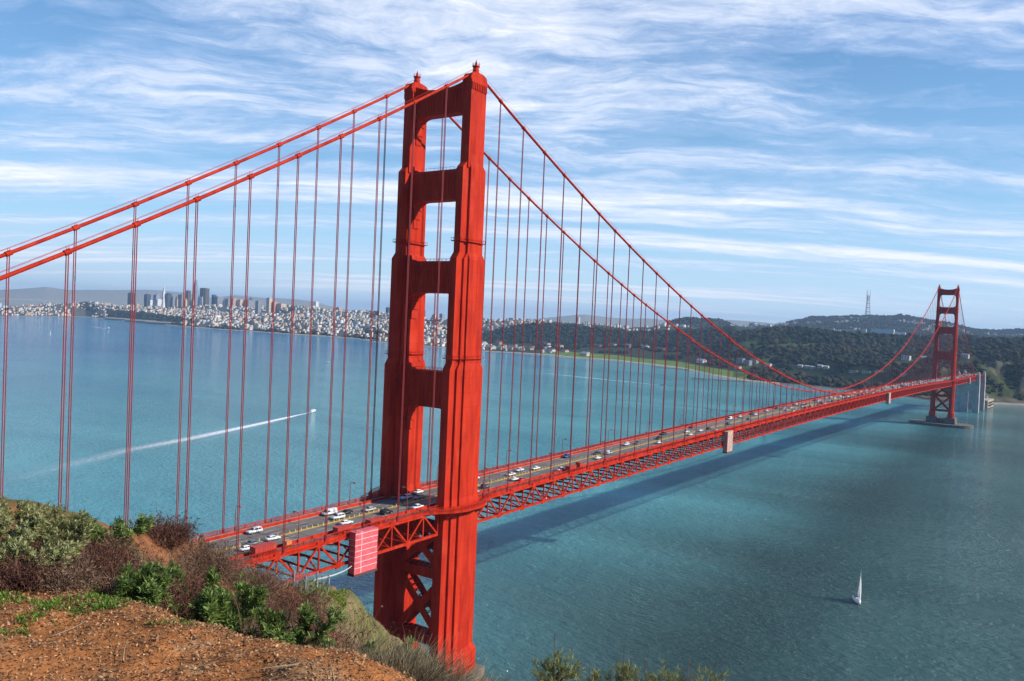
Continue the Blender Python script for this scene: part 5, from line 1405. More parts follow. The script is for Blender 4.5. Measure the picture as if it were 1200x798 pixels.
# ---- people on the far sidewalk
def person_mesh(pose):
    s = 1 if pose else -1
    J = [(0,0,0.98),(0,0,1.22),(0,0,1.44),(0,0.0,1.55),(0.01,0,1.68), (0,0.10,0.92),(0.08*s,0.11,0.50),(0.0+0.16*s,0.11,0.06),(0.26*s+0.0,0.11,0.03), (0,-0.10,0.92),(-0.02*s,-0.11,0.50),(-0.2*s,-0.11,0.08),(-0.08*s,-0.11,0.03), (0,0.20,1.40),(-0.06*s,0.25,1.13),(0.04,0.25,0.90),(0.07,0.25,0.80), (0,-0.20,1.40),(0.08*s,-0.25,1.13),(0.14*s,-0.24,0.90),(0.18*s,-0.24,0.81)]
    E_ = [(0,1),(1,2),(2,3),(3,4),(0,5),(5,6),(6,7),(7,8),(0,9),(9,10),(10,11),(11,12),(2,13),(13,14),(14,15),(15,16),(2,17),(17,18),(18,19),(19,20)]
    Rr = [0.16,0.15,0.15,0.06,0.11, 0.10,0.07,0.05,0.045, 0.10,0.07,0.05,0.045, 0.07,0.05,0.04,0.035, 0.07,0.05,0.04,0.035]
    me = bpy.data.meshes.new('body'); me.from_pydata(J, E_, [])
    o = bpy.data.objects.new('tmp', me); col.objects.link(o)
    md = o.modifiers.new('s', 'SKIN')
    for i, r_ in enumerate(Rr): me.skin_vertices[0].data[i].radius = (r_, r_*0.9)
    me.skin_vertices[0].data[0].use_root = True
    o.modifiers.new('u', 'SUBSURF').levels = 1
    dg_ = bpy.context.evaluated_depsgraph_get(); out_ = bpy.data.meshes.new_from_object(o.evaluated_get(dg_))
    bpy.data.objects.remove(o); bpy.data.meshes.remove(me)
    return out_
PM_ = [person_mesh(0), person_mesh(1)]
CLO = [('dark navy', (0.02, 0.025, 0.06)), ('black', (0.012, 0.012, 0.014)), ('red', (0.40, 0.03, 0.03)), ('white', (0.65, 0.65, 0.63)), ('blue', (0.05, 0.12, 0.35)), ('grey', (0.15, 0.15, 0.16))]
SKIN = mat('skin', (0.45, 0.26, 0.18), 0.6)
for k, (x, y, cidx, rz) in enumerate([(-90.5,11.9,0,0),(-88.9,11.2,1,3.1),(-87.2,12.2,2,3.0),(-84.9,11.6,1,0.1),(-84.1,12.3,5,0.1),(-60.2,11.8,4,3.1),(24.0,11.7,3,0.0),(25.1,12.4,0,0.0)]):
    nm, c_ = CLO[cidx]; me = PM_[k % 2].copy(); me.materials.clear()
    for mt in (mat('clothes_'+nm.replace(' ', '_'), c_, 0.85), SKIN, mat('trousers', (0.03, 0.035, 0.05), 0.9)): me.materials.append(mt)
    for p_ in me.polygons: p_.material_index = 1 if p_.center.z > 1.52 or (p_.center.z < 0.93 and abs(p_.center.y) > 0.2 and p_.center.z > 0.7) else (2 if p_.center.z < 0.95 else 0); p_.use_smooth = True
    o = link(bpy.data.objects.new('person', me)); o.location = (x, y, zr(x)+0.22); o.rotation_euler = (0, 0, rz)
    where = ['walking at the far railing just above the hillside edge', 'behind the first walker at the hillside edge', 'walking towards the hillside on the far sidewalk', 'standing beside the first far lamp short of the hillside', 'walking close to the far railing beside the one in black', 'walking alone on the far sidewalk before the tower', 'walking on the far sidewalk just past the near tower', 'at the far railing just past the near tower'][k]
    tag(o, f"person in {nm} top {where}", 'person', 'people on the far sidewalk')
    hb = MB(); hb.add([(0.01+0.115*vx, 0.115*vy, 1.71+0.11*vz) for vx, vy, vz in ICO2_V if True], [tuple(f) for f in ICO2_F]); hb.build('hair', mat('dark_hair', (0.02, 0.015, 0.012), 0.7), o)

# ---- boats
SAIL = mat('sailcloth', (0.80, 0.79, 0.77), 0.8, transl=0.25); HULLW = mat('white_hull', (0.80, 0.79, 0.76), 0.3); HULLD = mat('dark_hull', (0.03, 0.04, 0.06), 0.3); WOOD = mat('teak_deck', (0.30, 0.19, 0.11), 0.7); MAST = mat('alloy_mast', (0.55, 0.55, 0.55), 0.35, metal=0.7)
def hull_mb(ln, w, fb, dr=0.5):
    b = MB(); st = 11; secs = []
    for i in range(st):
        t = i/(st-1); x = -ln/2+ln*t
        ww = w/2*(0.72+0.9*t-0.9*t*t*1.0)*(1 if t < 0.5 else max(0.03, 1-((t-0.5)/0.5)**2.3)); sh = fb*(1+0.35*(t-0.3)**2)
        secs.append([(x, -ww, sh), (x, -ww*0.92, 0.15), (x, 0, -dr*(1-t**4)), (x, ww*0.92, 0.15), (x, ww, sh)])
    V = [p for s in secs for p in s]; F = []
    for i in range(st-1):
        for j in range(4): F.append((i*5+j, (i+1)*5+j, (i+1)*5+j+1, i*5+j+1))
        F.append((i*5+4, (i+1)*5+4, (i+1)*5, i*5))
    F.append(tuple(range(5))); b.add(V, F); return b
def sail_mesh(P, Q, R_, belly, nu=9, nv=7):
    """triangular sail: P tack, Q head, R clew, bellied to +y"""
    P, Q, R_ = Vector(P), Vector(Q), Vector(R_); V = []; F = []
    for i in range(nv+1):
        t = i/nv
        a = P+(Q-P)*t; c = R_+(Q-R_)*t
        for j in range(nu+1):
            u = j/nu; p = a+(c-a)*u; p.y += belly*math.sin(math.pi*u)**0.8*(1-t)*(0.35+t)*1.9
            V.append(tuple(p))
    for i in range(nv):
        for j in range(nu): F.append((i*(nu+1)+j, i*(nu+1)+j+1, (i+1)*(nu+1)+j+1, (i+1)*(nu+1)+j))
    b = MB(); b.add(V, F); return b
def sailboat(x, y, rz, k, label, heel=0.10):
    t = empty('sailboat', (x, y, 0), rz); t.scale = (k, k, k); t.rotation_euler = (heel, 0, rz); tag(t, label, 'sailboat')
    hull_mb(11, 3.3, 1.15).build('hull', HULLW, t, smooth=True)
    b = MB(); b.box(-3.4, 2.2, -1.0, 1.0, 1.1, 1.18); b.build('deck', WOOD, t)
    b = MB(); b.frustum(0.6, 0, 2.0, 0.95, 1.15, 1.7, 0.75, 1.75); b.build('cabin', HULLW, t)
    b = MB(); b.frustum(-2.6, 0, 0.8, 0.9, 1.2, 0.7, 0.8, 2.1); b.build('spray_hood', HULLD, t)
    b = MB(); b.tube([(0.9, 0, 1.2), (0.9, 0, 16.2)], [0.10, 0.06], 7); b.beam((0.9, -0.9, 9.5), (0.9, 0.9, 9.5), 0.06, 0.06); b.build('mast', MAST, t)
    b = MB(); b.tube([(0.9, 0, 2.5), (-3.6, 0.75, 2.5)], 0.08, 6); b.build('boom', MAST, t)
    sail_mesh((0.8, 0, 2.65), (0.85, 0, 15.9), (-3.5, 0.75, 2.65), 0.65).build('mainsail', SAIL, t, smooth=True, fix=False)
    sail_mesh((5.2, 0, 1.5), (1.05, 0, 14.2), (0.0, 1.0, 2.0), 0.6).build('jib', SAIL, t, smooth=True, fix=False)
    b = MB()
    for p, q in (((5.3, 0, 1.4), (0.95, 0, 15.2)), ((-5.3, 0, 1.3), (0.9, 0, 16.0)), ((0.6, -1.5, 1.2), (0.9, -0.05, 9.6)), ((0.6, 1.5, 1.2), (0.9, 0.05, 9.6))): b.beam(p, q, 0.03, 0.03)
    b.build('rigging', MAST, t)
    return t
sailboat(234.0, -99.5, math.radians(205), 1.06, 'white sailboat with both sails up sailing alone on the near water', -0.06)
sailboat(1353.7, 3138.1, math.radians(60), 1.35, 'tiny white sailboat far out on the bay, left of the first suspenders')
sailboat(2154.4, 3497.9, math.radians(100), 1.15, 'tiny sailboat close to the city shore below the skyline')
def motorboat(x, y, rz, ln, label, nm='motorboat', decks=1):
    t = empty(nm, (x, y, 0), rz); tag(t, label, 'boat')
    hull_mb(ln, ln*0.27, ln*0.11).build('hull', HULLW, t, smooth=True)
    b = MB(); z = ln*0.11
    for k in range(decks):
        b.frustum(-ln*0.05, 0, ln*(0.28-0.05*k), ln*0.10, z, ln*(0.25-0.05*k), ln*0.09, z+ln*0.09); z += ln*0.09
    b.build('cabin', HULLW, t)
    b = MB(); z = ln*0.11
    for k in range(decks): b.box(-ln*(0.30-0.05*k), ln*(0.215-0.05*k), -ln*0.102, ln*0.102, z+ln*0.035, z+ln*0.065); z += ln*0.09
    b.build('window', GLSD2, t)
    b = MB(); b.tube([(-ln*0.1, 0, z), (-ln*0.1, 0, z+ln*0.16)], ln*0.008, 6); b.build('mast', MAST, t)
    return t
GLSD2 = GLS
def hd2(p, q): return math.atan2(q[1]-p[1], q[0]-p[0])
motorboat(555.0, 694.0, hd2((409, 630), (552, 692)), 16, 'white motorboat at the head of the long bright wake')
motorboat(2023.2, 3943.7, hd2((2151, 4443), (2023, 3944)), 30, 'white ferry on the bay off the pier sheds', 'ferry', 2)
motorboat(1604.9, 645.2, hd2((1660.8, 1018.4), (1604.9, 645.2)), 15, 'small white motorboat with a thin wake off the green lawn')
motorboat(1360.0, 1560.0, 2.2, 12, 'speck of a white boat in mid bay seen between suspenders')
FOAM = bpy.data.materials.new('foam'); FOAM.use_nodes = True
N = NT(FOAM.node_tree); b = N.n['Principled BSDF']; b.inputs['Base Color'].default_value = (0.82, 0.86, 0.88, 1); b.inputs['Roughness'].default_value = 0.9
va = N.a('ShaderNodeVertexColor', layer_name='tint'); sc_ = N.a('ShaderNodeSeparateColor', i={0: va.outputs[0]})
p_ = N.a('ShaderNodeNewGeometry').outputs['Position']
nz = N.noise(p_, 0.30, 8, 0.78)
N.l.new(N.math('MULTIPLY', N.math('MULTIPLY', N.math('SUBTRACT', N.math('ADD', nz, sc_.outputs[0]), 0.72), 2.6, clamp=True), sc_.outputs[1], clamp=True), b.inputs['Alpha'])
def wake(path, widths, dens, label, off=0.0):
    V = []; C3 = []; F = []; nn = 6; P_ = []
    for (a, b_) in zip(path[:-1], path[1:]):
        for k in range(10): P_.append((a[0]+(b_[0]-a[0])*k/10, a[1]+(b_[1]-a[1])*k/10))
    P_.append(path[-1]); n = len(P_)
    for i, (x, y) in enumerate(P_):
        t = i/(n-1); w = np.interp(t, np.linspace(0, 1, len(widths)), widths); d = np.interp(t, np.linspace(0, 1, len(dens)), dens)
        j0, j1 = max(i-1, 0), min(i+1, n-1); tx, ty = P_[j1][0]-P_[j0][0], P_[j1][1]-P_[j0][1]; q = math.hypot(tx, ty); nx, ny = -ty/q, tx/q
        for j in range(nn+1):
            u = -1+2*j/nn; V.append((x+nx*w*u, y+ny*w*u, 0.03)); e = (1-abs(u)**1.5)
            C3.append((0.62*d*(0.35+0.65*e), min(1.0, 1.4*e*d), 0))
    for i in range(n-1):
        for j in range(nn): F.append((i*(nn+1)+j, i*(nn+1)+j+1, (i+1)*(nn+1)+j+1, (i+1)*(nn+1)+j))
    o = np_obj('wake', np.array(V), np.array(F), FOAM, colors=np.array(C3)); tag(o, label, 'wake', kind='stuff')
mbp = [(552, 692), (409, 630), (290, 582), (203, 553), (108, 503), (67, 482), (0, 445)]
wake(mbp, [2.2, 9, 15, 20, 25, 28, 30], [1.35, 1.05, 0.78, 0.60, 0.48, 0.38, 0.15], 'long bright foam wake trailing the motorboat')
wake([(x+6*i, y-9*i*0.9) for i, (x, y) in enumerate(mbp[:5])], [0.8, 2.5, 4, 5, 6], [0.9, 0.6, 0.5, 0.4, 0.1], 'outer foam line of the motorboat wake')
wake([(x-5*i, y+10*i*0.9) for i, (x, y) in enumerate(mbp[:5])], [0.8, 2.0, 3, 4, 5], [0.8, 0.5, 0.4, 0.3, 0.1], 'inner faint foam line of the motorboat wake')
wake([(1604.9, 645.2), (1622, 760), (1640, 880), (1661, 1018), (1690, 1200)], [1, 5, 7, 8, 8], [1.2, 1.0, 0.9, 0.7, 0.2], 'thin foam wake off the green lawn')
wake([(2023, 3944), (2070, 4130), (2151, 4443)], [2, 9, 14], [1.1, 0.9, 0.3], 'short foam wake behind the ferry')
def jetty(a, b_, w, label):
    a = Vector((*a, 0)); b_ = Vector((*b_, 0)); t = empty('jetty', tuple(a), hd2(a, b_)); tag(t, label, 'jetty'); ln = (b_-a).length
    m1 = MB(); m1.box(0, ln, -w/2, w/2, 2.2, 3.1); m1.build('deck', FEND, t)
    m2 = MB()
    for k in range(int(ln/9)+1):
        for s in (-1, 1): m2.cyl(k*9, s*w*0.4, -2, 2.2, 0.5, 0.5, 6)
    m2.build('piling', HULLD, t)
jetty((1934, 707), (1972, 560), 14, 'dark jetty reaching into the cove beside the lawn')
jetty((2377, 1037), (2361, 900), 12, 'dark jetty along the beach further up the bay')

# ================================================================ PLANTS ON THE HEADLAND
LEAFM = mat('shrub_leaf', (1, 1, 1), 0.75, 0.25, 14.0, attr=True, spec=0.25, transl=0.28)
TWIGM = mat('dry_twig', (1, 1, 1), 0.9, 0.3, 9.0, attr=True, spec=0.1)
STEMM = mat('shrub_stem', (0.16, 0.09, 0.05), 0.9, 0.3, 8.0)
prng = np.random.default_rng(21)
def rand_dirs(n, up=0.3):
    v = prng.standard_normal((n, 3)); v[:, 2] = np.abs(v[:, 2])*0.8+up; return v/np.linalg.norm(v, axis=1, keepdims=True)
def leaves(C, A, n_leaf, ln, wd, col_a, col_b, splay=(0.35, 1.15)):
    """whorls of narrow leaves round axis A at each point C"""
    n = len(C); C = np.repeat(C, n_leaf, 0); A = np.repeat(A, n_leaf, 0); N_ = len(C)
    r = prng.standard_normal((N_, 3)); r -= (r*A).sum(1, keepdims=True)*A; r /= np.linalg.norm(r, axis=1, keepdims=True)
    sp = splay[0]+(splay[1]-splay[0])*prng.random((N_, 1))
    d = A*np.cos(sp)+r*np.sin(sp); s_ = np.cross(d, A); s_ /= np.linalg.norm(s_, axis=1, keepdims=True)+1e-9
    l = ln*(0.6+0.7*prng.random((N_, 1))); w = wd*(0.7+0.5*prng.random((N_, 1)))
    base = C-A*(ln*0.7*prng.random((N_, 1)))
    droop = np.array([[0, 0, -1.0]])*l*0.12
    V = np.stack([base, base+d*l*0.5+s_*w*0.5, base+d*l+droop, base+d*l*0.5-s_*w*0.5], 1)
    t = prng.random((N_, 1)); c = np.array(col_a)*(1-t)+np.array(col_b)*t; c = c*(0.75+0.5*prng.random((N_, 1)))
    F = np.arange(N_*4).reshape(-1, 4)
    return V.reshape(-1, 3), F, np.repeat(c, 4, 0)
def twigs(B, D, ln, r, seg, cols, bend=0.35):
    """thin bent twigs as three-sided tubes"""
    n = len(B); pts = [B]; d = D.copy()
    for k in range(seg):
        d = d+prng.standard_normal((n, 3))*bend*0.5; d /= np.linalg.norm(d, axis=1, keepdims=True)
        pts.append(pts[-1]+d*(ln/seg)[:, None])
    V = []
    for k, p in enumerate(pts):
        rr = r*(1-0.8*k/seg)
        for j in range(3):
            a = 2*math.pi*j/3; V.append(p+np.stack([np.cos(a)*rr, np.sin(a)*rr, 0.4*np.sin(a+1)*rr], -1))
    K = len(V); V = np.stack(V, 1)
    F = []
    for k in range(seg):
        for j in range(3):
            F.append((k*3+j, k*3+(j+1) % 3, (k+1)*3+(j+1) % 3, (k+1)*3+j))
    F = (np.array(F)[None]+(np.arange(n)*K)[:, None, None]).reshape(-1, 4)
    ci = np.array(cols)[prng.integers(0, len(cols), n)]*(0.7+0.6*prng.random((n, 1)))
    return V.reshape(-1, 3), F, np.repeat(ci, K, 0), pts[-1]
def gz(x, y): return float(near_z(np.array([x]), np.array([y]))[0])
def leafy_bush(nm, x, y, h, r, ca_, cb, label, group, dens=1.0, ln=0.055, wd=0.014, lean=(0, 0)):
    z = gz(x, y)-0.03; t = empty(nm, (x, y, z)); tag(t, label, 'shrub', group)
    # several upright arms, each a plume of whorls
    na = max(4, int(5.2*dens)); C = []; A = []; SB = []; SD = []; SL = []
    for k in range(na):
        a = prng.random()*6.283; tilt = 0.15+0.75*prng.random()
        d = np.array([math.cos(a)*tilt+lean[0], math.sin(a)*tilt+lean[1], 1.0]); d /= np.linalg.norm(d)
        L_ = h*(0.72+0.38*prng.random())/max(0.55, d[2]); L_ = min(L_, 1.25*h)
        SB.append((0, 0, 0)); SD.append(d*np.array([r/(0.55*h+1e-6) if h*0.55 < r else 1, r/(0.55*h+1e-6) if h*0.55 < r else 1, 1])); SL.append(L_)
        dd = SD[-1]/np.linalg.norm(SD[-1])
        m_ = int((34+26*prng.random())*dens)
        u = 0.30+0.70*np.sqrt(prng.random(m_)); off = prng.standard_normal((m_, 3))*r*0.23*(1.15-0.6*u[:, None])
        C.append(dd[None]*(u*L_)[:, None]+off); ax = dd[None]+off*2.2/r*0.5+np.array([[0, 0, 0.3]]); A.append(ax/np.linalg.norm(ax, axis=1, keepdims=True))
    C = np.concatenate(C); A = np.concatenate(A)
    C[:, 2] = np.maximum(C[:, 2], 0.03)
    V, F, c3 = leaves(C, A, 13, ln, wd, ca_, cb)
    np_obj('foliage', V, F, LEAFM, colors=c3, parent=t)
    V, F, c3, _ = twigs(np.array(SB, float), np.array([s_/np.linalg.norm(s_) for s_ in SD]), np.array(SL)*0.95, 0.009, 5, [(0.16, 0.10, 0.06)], 0.12)
    np_obj('stem', V, F, TWIGM, colors=c3, parent=t)
    return t
def dry_bush(nm, x, y, h, r, cols, label, group, n=420):
    z = gz(x, y)-0.04; t = empty(nm, (x, y, z)); tag(t, label, 'shrub', group)
    a = prng.random(n)*6.283; q = np.sqrt(prng.random(n))*r*0.55
    B = np.stack([np.cos(a)*q, np.sin(a)*q, np.zeros(n)], -1)
    D = np.stack([np.cos(a)*(0.2+0.9*prng.random(n)), np.sin(a)*(0.2+0.9*prng.random(n)), 0.55+0.7*prng.random(n)], -1)+prng.standard_normal((n, 3))*0.25
    D /= np.linalg.norm(D, axis=1, keepdims=True)
    ln = h*(0.55+0.6*prng.random(n))
    V1, F1, c1, tip = twigs(B, D, ln, 0.0055, 6, cols, 0.45)
    k = prng.integers(0, n, n*2); f = 0.35+0.55*prng.random((n*2, 1))
    B2 = B[k]*(1-f)+tip[k]*f; D2 = D[k]+prng.standard_normal((n*2, 3))*0.8; D2[:, 2] = np.abs(D2[:, 2]); D2 /= np.linalg.norm(D2, axis=1, keepdims=True)
    V2, F2, c2, tip2 = twigs(B2, D2, ln[k]*0.35, 0.0035, 3, cols, 0.6)
    np_obj('twig', np.concatenate([V1, V2]), np.concatenate([F1, F2+len(V1)]), TWIGM, colors=np.concatenate([c1, c2]), parent=t)
    m_ = n*2; A = D2; C = tip2
    V, F, c3 = leaves(C, A, 5, 0.026, 0.010, cols[0], cols[-1], (0.2, 1.3))
    np_obj('dead_leaf', V, F, LEAFM, colors=c3*0.9, parent=t)
    return t
def tussock(x, y, h, r, label, group, n=900):
    z = gz(x, y)-0.04; t_ = None
    a = prng.random(n)*6.283; q = np.sqrt(prng.random(n))*r*0.8
    B = np.stack([np.cos(a)*q, np.sin(a)*q, np.zeros(n)], -1)
    D = np.stack([np.cos(a)*(0.2+1.0*prng.random(n))+0.5, np.sin(a)*(0.2+1.0*prng.random(n))-0.4, 0.5+0.6*prng.random(n)], -1); D /= np.linalg.norm(D, axis=1, keepdims=True)
    V, F, c3, _ = twigs(B, D, h*(0.7+0.8*prng.random(n)), 0.004, 6, [(0.30, 0.24, 0.14), (0.22, 0.17, 0.10), (0.14, 0.12, 0.07), (0.40, 0.34, 0.22), (0.10, 0.08, 0.045)], 0.30)
    o = np_obj('grass_tussock', V, F, TWIGM, colors=c3); o.location = (x, y, z); tag(o, label, 'grass', group)
SAGE = ((0.20, 0.22, 0.08), (0.40, 0.40, 0.18)); GRN = ((0.07, 0.14, 0.03), (0.27, 0.35, 0.09))
sg = [(-221.7,-185.1,.42,.34),(-221.5,-185.4,.48,.30),(-221.9,-185.1,.40,.33),(-221.2,-185.1,.40,.25),(-221.9,-185.9,.32,.28),(-222.1,-185.9,.28,.28),(-222.2,-185.0,.42,.36)]
sl = ['at the crest of the left mound', 'on the right shoulder of the left mound', 'behind the crest clump at the picture edge', 'smaller, where the mound drops towards the bridge', 'low on the front of the left mound', 'low in front of the mound at the picture edge', 'half cut off at the edge of the left mound']
for (x, y, h, r), w in zip(sg, sl): leafy_bush('sage_bush', x, y, h, r, *SAGE, f"grey-green sage bush {w}", 'grey-green sage bushes on the mound', 1.15, 0.05, 0.013)
gs = [(-220.6,-184.7,.55,.28,'standing up against the water right of the mound'),(-221.4,-186.7,.34,.26,'spreading low above the soil left of centre'),(-220.6,-186.5,.70,.23,'tallest, in front of the left end of the roadway'),(-220.8,-187.3,.56,.22,'below the roadway end, at the soil edge'),(-220.7,-187.7,.54,.21,'bright, under the pink enclosure'),(-220.0,-187.6,1.05,.20,'upright bluish, alone beside the grass slope'),(-221.2,-187.3,.28,.14,'small, rooted in the bare soil'),(-220.7,-188.2,.38,.14,'small, under the upright bluish bush')]
for x, y, h, r, w in gs: leafy_bush('lupine_bush', x, y, h, r, *GRN, f"fresh green bush {w}", 'green lupine bushes on the edge', 1.25, 0.06, 0.014)
BR = [[(0.13,0.055,0.035),(0.20,0.09,0.055),(0.28,0.14,0.09),(0.09,0.045,0.035)], [(0.17,0.095,0.06),(0.24,0.15,0.10),(0.12,0.07,0.05),(0.30,0.20,0.13)]]
br = [(-221.1,-185.5,.36,.42),(-221.9,-186.2,.28,.38),(-222.2,-186.2,.22,.34),(-220.4,-185.2,.54,.42),(-220.2,-185.5,.58,.38),(-221.2,-186.1,.45,.34),(-221.0,-186.5,.55,.32),(-219.6,-185.4,.66,.42),(-219.8,-186.3,1.05,.36),(-219.3,-186.3,1.3,.40),(-219.3,-186.8,1.4,.34),(-217.9,-183.5,.5,.5),(-217.5,-183.8,.75,.48),(-218.7,-183.6,.45,.5),(-219.1,-183.3,.35,.45),(-219.9,-187.8,1.0,.26),(-220.1,-187.4,.9,.24),(-220.6,-187.3,.45,.22),(-220.7,-185.9,.6,.36),(-220.2,-186.2,.62,.34),(-221.6,-185.8,.32,.36),(-220.9,-185.0,.32,.36)]
bl = ['behind the low green bush','under the sage mound','at the foot of the sage mound by the edge','filling the hollow right of the mound','below the roadway end','left of the low green bush','between the two left green bushes','against the roadway barrier','right of the tallest green bush','below the near truss','on the drop below the pink enclosure','out on the ridge under the truss','furthest out on the ridge','on the ridge left of the truss','hugging the ridge below the water','beside the upright bluish bush','behind the small green bush','tucked among the soil-edge green bushes','in the middle of the thicket','in the thicket behind the soil-edge bush','between two sage clumps','in the gap under the skyline green bush']
for i, ((x, y, h, r), w) in enumerate(zip(br, bl)): dry_bush('dry_brush', x, y, h, r, BR[i % 2], f"{['reddish', 'greyish'][i % 2]} brown leafless brush {w}", 'dry brush on the headland edge', 520)
ts = [(-220.7,-188.8,.34,.20),(-220.7,-189.1,.38,.20),(-220.7,-189.4,.42,.16),(-219.1,-187.2,.6,.27),(-220.9,-189.2,.24,.16),(-220.9,-188.6,.22,.14),(-220.3,-188.9,.45,.22),(-220.2,-189.4,.4,.2)]
tl = ['left clump under the bridge brace','middle clump under the bridge brace','right clump at the tower foot','tall one down the slope','small front one at the soil edge','small one left of the clumps','behind the left clump','behind the right clump']
for (x, y, h, r), w in zip(ts, tl): tussock(x, y, h, r, f"bleached dry grass tussock, {w}", 'dry grass tussocks at the slope edge')
# pine-like tips rising at the very edge in the middle
pn = [(-221.6,-190.9,1.52,.13,'tallest, with dense needles and a thin dead spike'),(-221.4,-191.2,1.46,.12,'second from the left of the tips'),(-221.4,-191.42,1.42,.12,'third of the tips, rounded'),(-221.52,-191.08,1.40,.10,'low one beside the tallest'),(-221.3,-191.6,1.41,.11,'last of the tips to the right')]
for x, y, h, r, w in pn:
    h += 0.05; r *= 1.15
    z = gz(x, y)-0.03; t = empty('pine_sapling', (x, y, z)); tag(t, f"pine sapling tip over the water, {w}", 'pine', 'pine tips above the water')
    SB = []; SD = []; SL = []
    for k in range(22):
        u = 0.62+0.38*k/21; aa = k*2.4; d = np.array([math.cos(aa)*0.8, math.sin(aa)*0.8, 0.8]); d /= np.linalg.norm(d)
        SB.append((0, 0, u*h*0.9)); SD.append(d); SL.append(r*(1.25-0.8*(u-0.62)/0.38))
    m_ = int(900*r); C = prng.standard_normal((m_, 3)); C /= np.linalg.norm(C, axis=1, keepdims=True); C *= (0.35+0.65*prng.random((m_, 1))**0.5)
    lump = 0.75+0.35*np.sin(C[:, :1]*5+k)*np.cos(C[:, 1:2]*6)
    C = C*np.array([[r*0.95, r*0.95, r*1.25]])*lump; A = C/r+np.array([[0, 0, 0.75]])+prng.standard_normal((m_, 3))*0.3; A /= np.linalg.norm(A, axis=1, keepdims=True)
    C[:, 2] += h-r*1.3
    V, F, c3 = leaves(C, A, 22, 0.040, 0.0036, (0.10, 0.14, 0.04), (0.40, 0.41, 0.17), (0.15, 1.0)); np_obj('needles', V, F, LEAFM, colors=c3, parent=t)
    V, F, c3, _ = twigs(np.array([(0, 0, 0)]+SB, float), np.array([(0.02, 0, 1)]+SD, float), np.array([h*1.02]+SL), 0.008, 5, [(0.20, 0.09, 0.05)], 0.05); np_obj('trunk', V, F, TWIGM, colors=c3, parent=t)
for k, (px_, h_) in enumerate([(0.0, 1.50), (0.45, 1.44), (-0.35, 1.40), (0.62, 1.46)]):
    x, y = -221.45+0.15*px_, -191.55-0.8*max(px_, 0)+0.9*min(px_, 0); n = 5
    B = np.repeat([[0.0, 0, 0]], n, 0)+prng.standard_normal((n, 3))*0.03; D = np.repeat([[0.02, 0.02, 1.0]], n, 0)+prng.standard_normal((n, 3))*0.10
    V, F, c3, _ = twigs(B, D, h_*(0.85+0.2*prng.random(n)), 0.006, 6, [(0.20, 0.11, 0.07), (0.26, 0.17, 0.11)], 0.10)
    o = np_obj('dead_stalk', V, F, TWIGM, colors=c3); o.location = (x, y, gz(x, y)-0.03)
    tag(o, f"thin bare stalks over the water, {['between the third and last pine tips', 'just right of the last pine tip', 'left among the pine tips', 'farthest right at the bottom edge'][k]}", 'plant', 'bare stalks')
# litter of dry leaves and chips over the soil, green sprouts
def on_ground(n, h0, h1, d0, d1):
    h = h0+(h1-h0)*prng.random(n); d = np.sqrt(d0*d0+(d1*d1-d0*d0)*prng.random(n)); x, y = at_heading(h, d); return x, y, near_z(x, y)
x, y, z = on_ground(60000, 36, 78, 4.2, 8.0)
nrm = prng.standard_normal((len(x), 3))*0.55+np.array([[0, 0, 1]]); nrm /= np.linalg.norm(nrm, axis=1, keepdims=True)
V, F, c3 = leaves(np.stack([x, y, z+0.008], -1), nrm, 1, 0.024, 0.014, (0.28, 0.13, 0.05), (0.66, 0.42, 0.22), (1.2, 1.7))
c3 = np.where(np.repeat(prng.random((len(x), 1)) < 0.25, 4, 0), c3*0.3, c3)
tag(np_obj('leaf_litter', V, F, LEAFM, colors=c3), 'litter of dry brown leaves and bark chips on the soil', 'litter', kind='stuff')
x, y, z = on_ground(5000, 55, 73, 6.2, 8.2)
k = (fbm(x/0.5, y/0.5, 101) > 0.06); x, y, z = x[k], y[k], z[k]
V, F, c3 = leaves(np.stack([x, y, z+0.01], -1), np.repeat([[0, 0, 1.0]], len(x), 0), 6, 0.045, 0.010, (0.08, 0.17, 0.02), (0.22, 0.34, 0.05), (0.3, 1.1))
tag(np_obj('green_sprouts', V, F, LEAFM, colors=c3), 'patch of bright green sprouts on the soil', 'grass', kind='stuff')
# fallen sticks on the soil
for k, (hh_, dd_, rz_, ln_) in enumerate([(52.0, 5.0, 0.3, 0.42), (49.0, 5.15, 2.6, 0.30), (60.0, 5.6, 1.1, 0.35), (64.0, 6.2, 0.1, 0.28), (46.5, 4.9, 0.9, 0.25)]):
    x, y = at_heading(hh_, dd_); x, y = float(x), float(y)
    V, F, c3, _ = twigs(np.zeros((1, 3)), np.array([[math.cos(rz_), math.sin(rz_), 0.02]]), np.array([ln_]), 0.007, 7, [(0.46, 0.34, 0.22)], 0.12)
    o = np_obj('fallen_stick', V, F, TWIGM, colors=c3); o.location = (x, y, gz(x, y)+0.025)
    tag(o, f"pale dry stick on the bare soil, {['longest, at the bottom edge', 'short one right of the longest', 'in the middle of the soil', 'up by the green sprouts', 'rightmost of the sticks'][k]}", 'stick', 'fallen sticks')
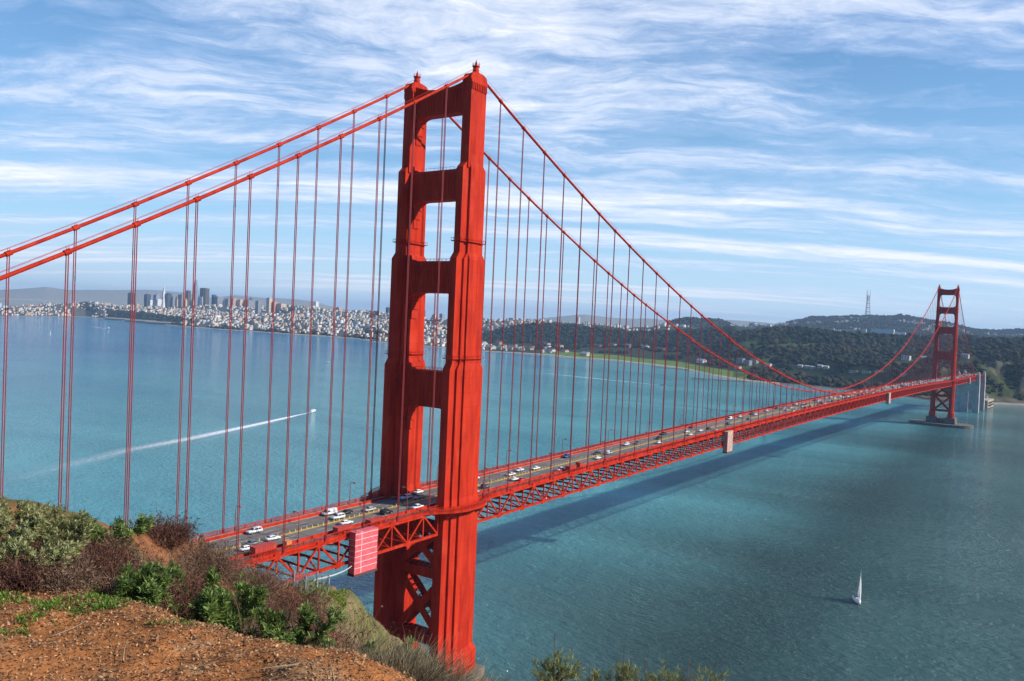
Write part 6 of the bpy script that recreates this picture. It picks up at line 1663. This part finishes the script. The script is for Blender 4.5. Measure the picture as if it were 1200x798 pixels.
# rough grass and low scrub on the slope beyond
def slope_scrub(n, h0, h1, d0, d1, ln, wd, ca_, cb, label, thr, seed):
    x, y, z = on_ground(n, h0, h1, d0, d1); g = fbm(x/5, y/5, seed); k = g > thr; x, y, z = x[k], y[k], z[k]
    V, F, c3 = leaves(np.stack([x, y, z], -1), np.repeat([[0.1, -0.1, 1.0]], len(x), 0), 6, ln, wd, ca_, cb, (0.2, 1.2))
    tag(np_obj('slope_grass', V, F, LEAFM, colors=c3), label, 'grass', kind='stuff')
slope_scrub(6000, 47, 60, 12, 40, 0.20, 0.03, (0.15, 0.09, 0.05), (0.32, 0.22, 0.12), 'dry brown scrub covering the slope below the thicket', -0.12, 111)
slope_scrub(9000, 36, 54, 40, 260, 0.38, 0.08, (0.16, 0.12, 0.055), (0.32, 0.25, 0.13), 'rough dry grass on the cliff side above the tower foot', -0.02, 113)
slope_scrub(5000, 46, 49.5, 72, 112, 0.32, 0.08, (0.12, 0.17, 0.025), (0.27, 0.32, 0.05), 'green grass on the knoll below the pink enclosure', -0.08, 117)
# fence and guy rope on the green knoll
FEN = mat('galvanised_fence', (0.38, 0.40, 0.42), 0.5, metal=0.3)
fz = gz(-170.6, -129.2); fn = empty('mesh_fence', (-170.6, -129.2, fz-0.2)); tag(fn, 'grey mesh fence on the knoll under the truss', 'fence')
dv_ = Vector((-161.8+170.6, -122.3+129.2, 0)).normalized(); sdv = Vector((dv_.y, -dv_.x, 0))
P0 = sdv*-3.5
for k in range(7):
    p = P0+sdv*(1.15*k); zz = gz(-170.6+p.x, -129.2+p.y)-fz
    b = MB(); b.beam((p.x, p.y, zz), (p.x, p.y, zz+2.3), 0.09, 0.09); b.build('post', FEN, fn)
b = MB()
for k in range(6):
    for q in range(8):
        p = P0+sdv*(1.15*(k+q/8)); b.beam((p.x, p.y, 0.1), (p.x, p.y, 2.1), 0.025, 0.025)
    p = P0+sdv*(1.15*k); p2 = P0+sdv*(1.15*(k+1))
    for zz in (0.3, 0.9, 1.5, 2.1): b.beam((p.x, p.y, zz), (p2.x, p2.y, zz), 0.03, 0.03)
b.build('mesh_panel', FEN, fn)
b = MB(); pts = []
for k in range(15):
    u = k/14; a = Vector((-160.5, -120.8, 109.0)); c = Vector((-50.8, -14.5, 64.0)); p = a+(c-a)*u; p.z -= 2*u*(1-u); pts.append(p)
b.tube(pts, 0.13, 6); tag(b.build('guy_rope', mat('pale_rope', (0.55, 0.55, 0.50), 0.8)), 'pale rope running from the knoll to the underside of the truss', 'rope')
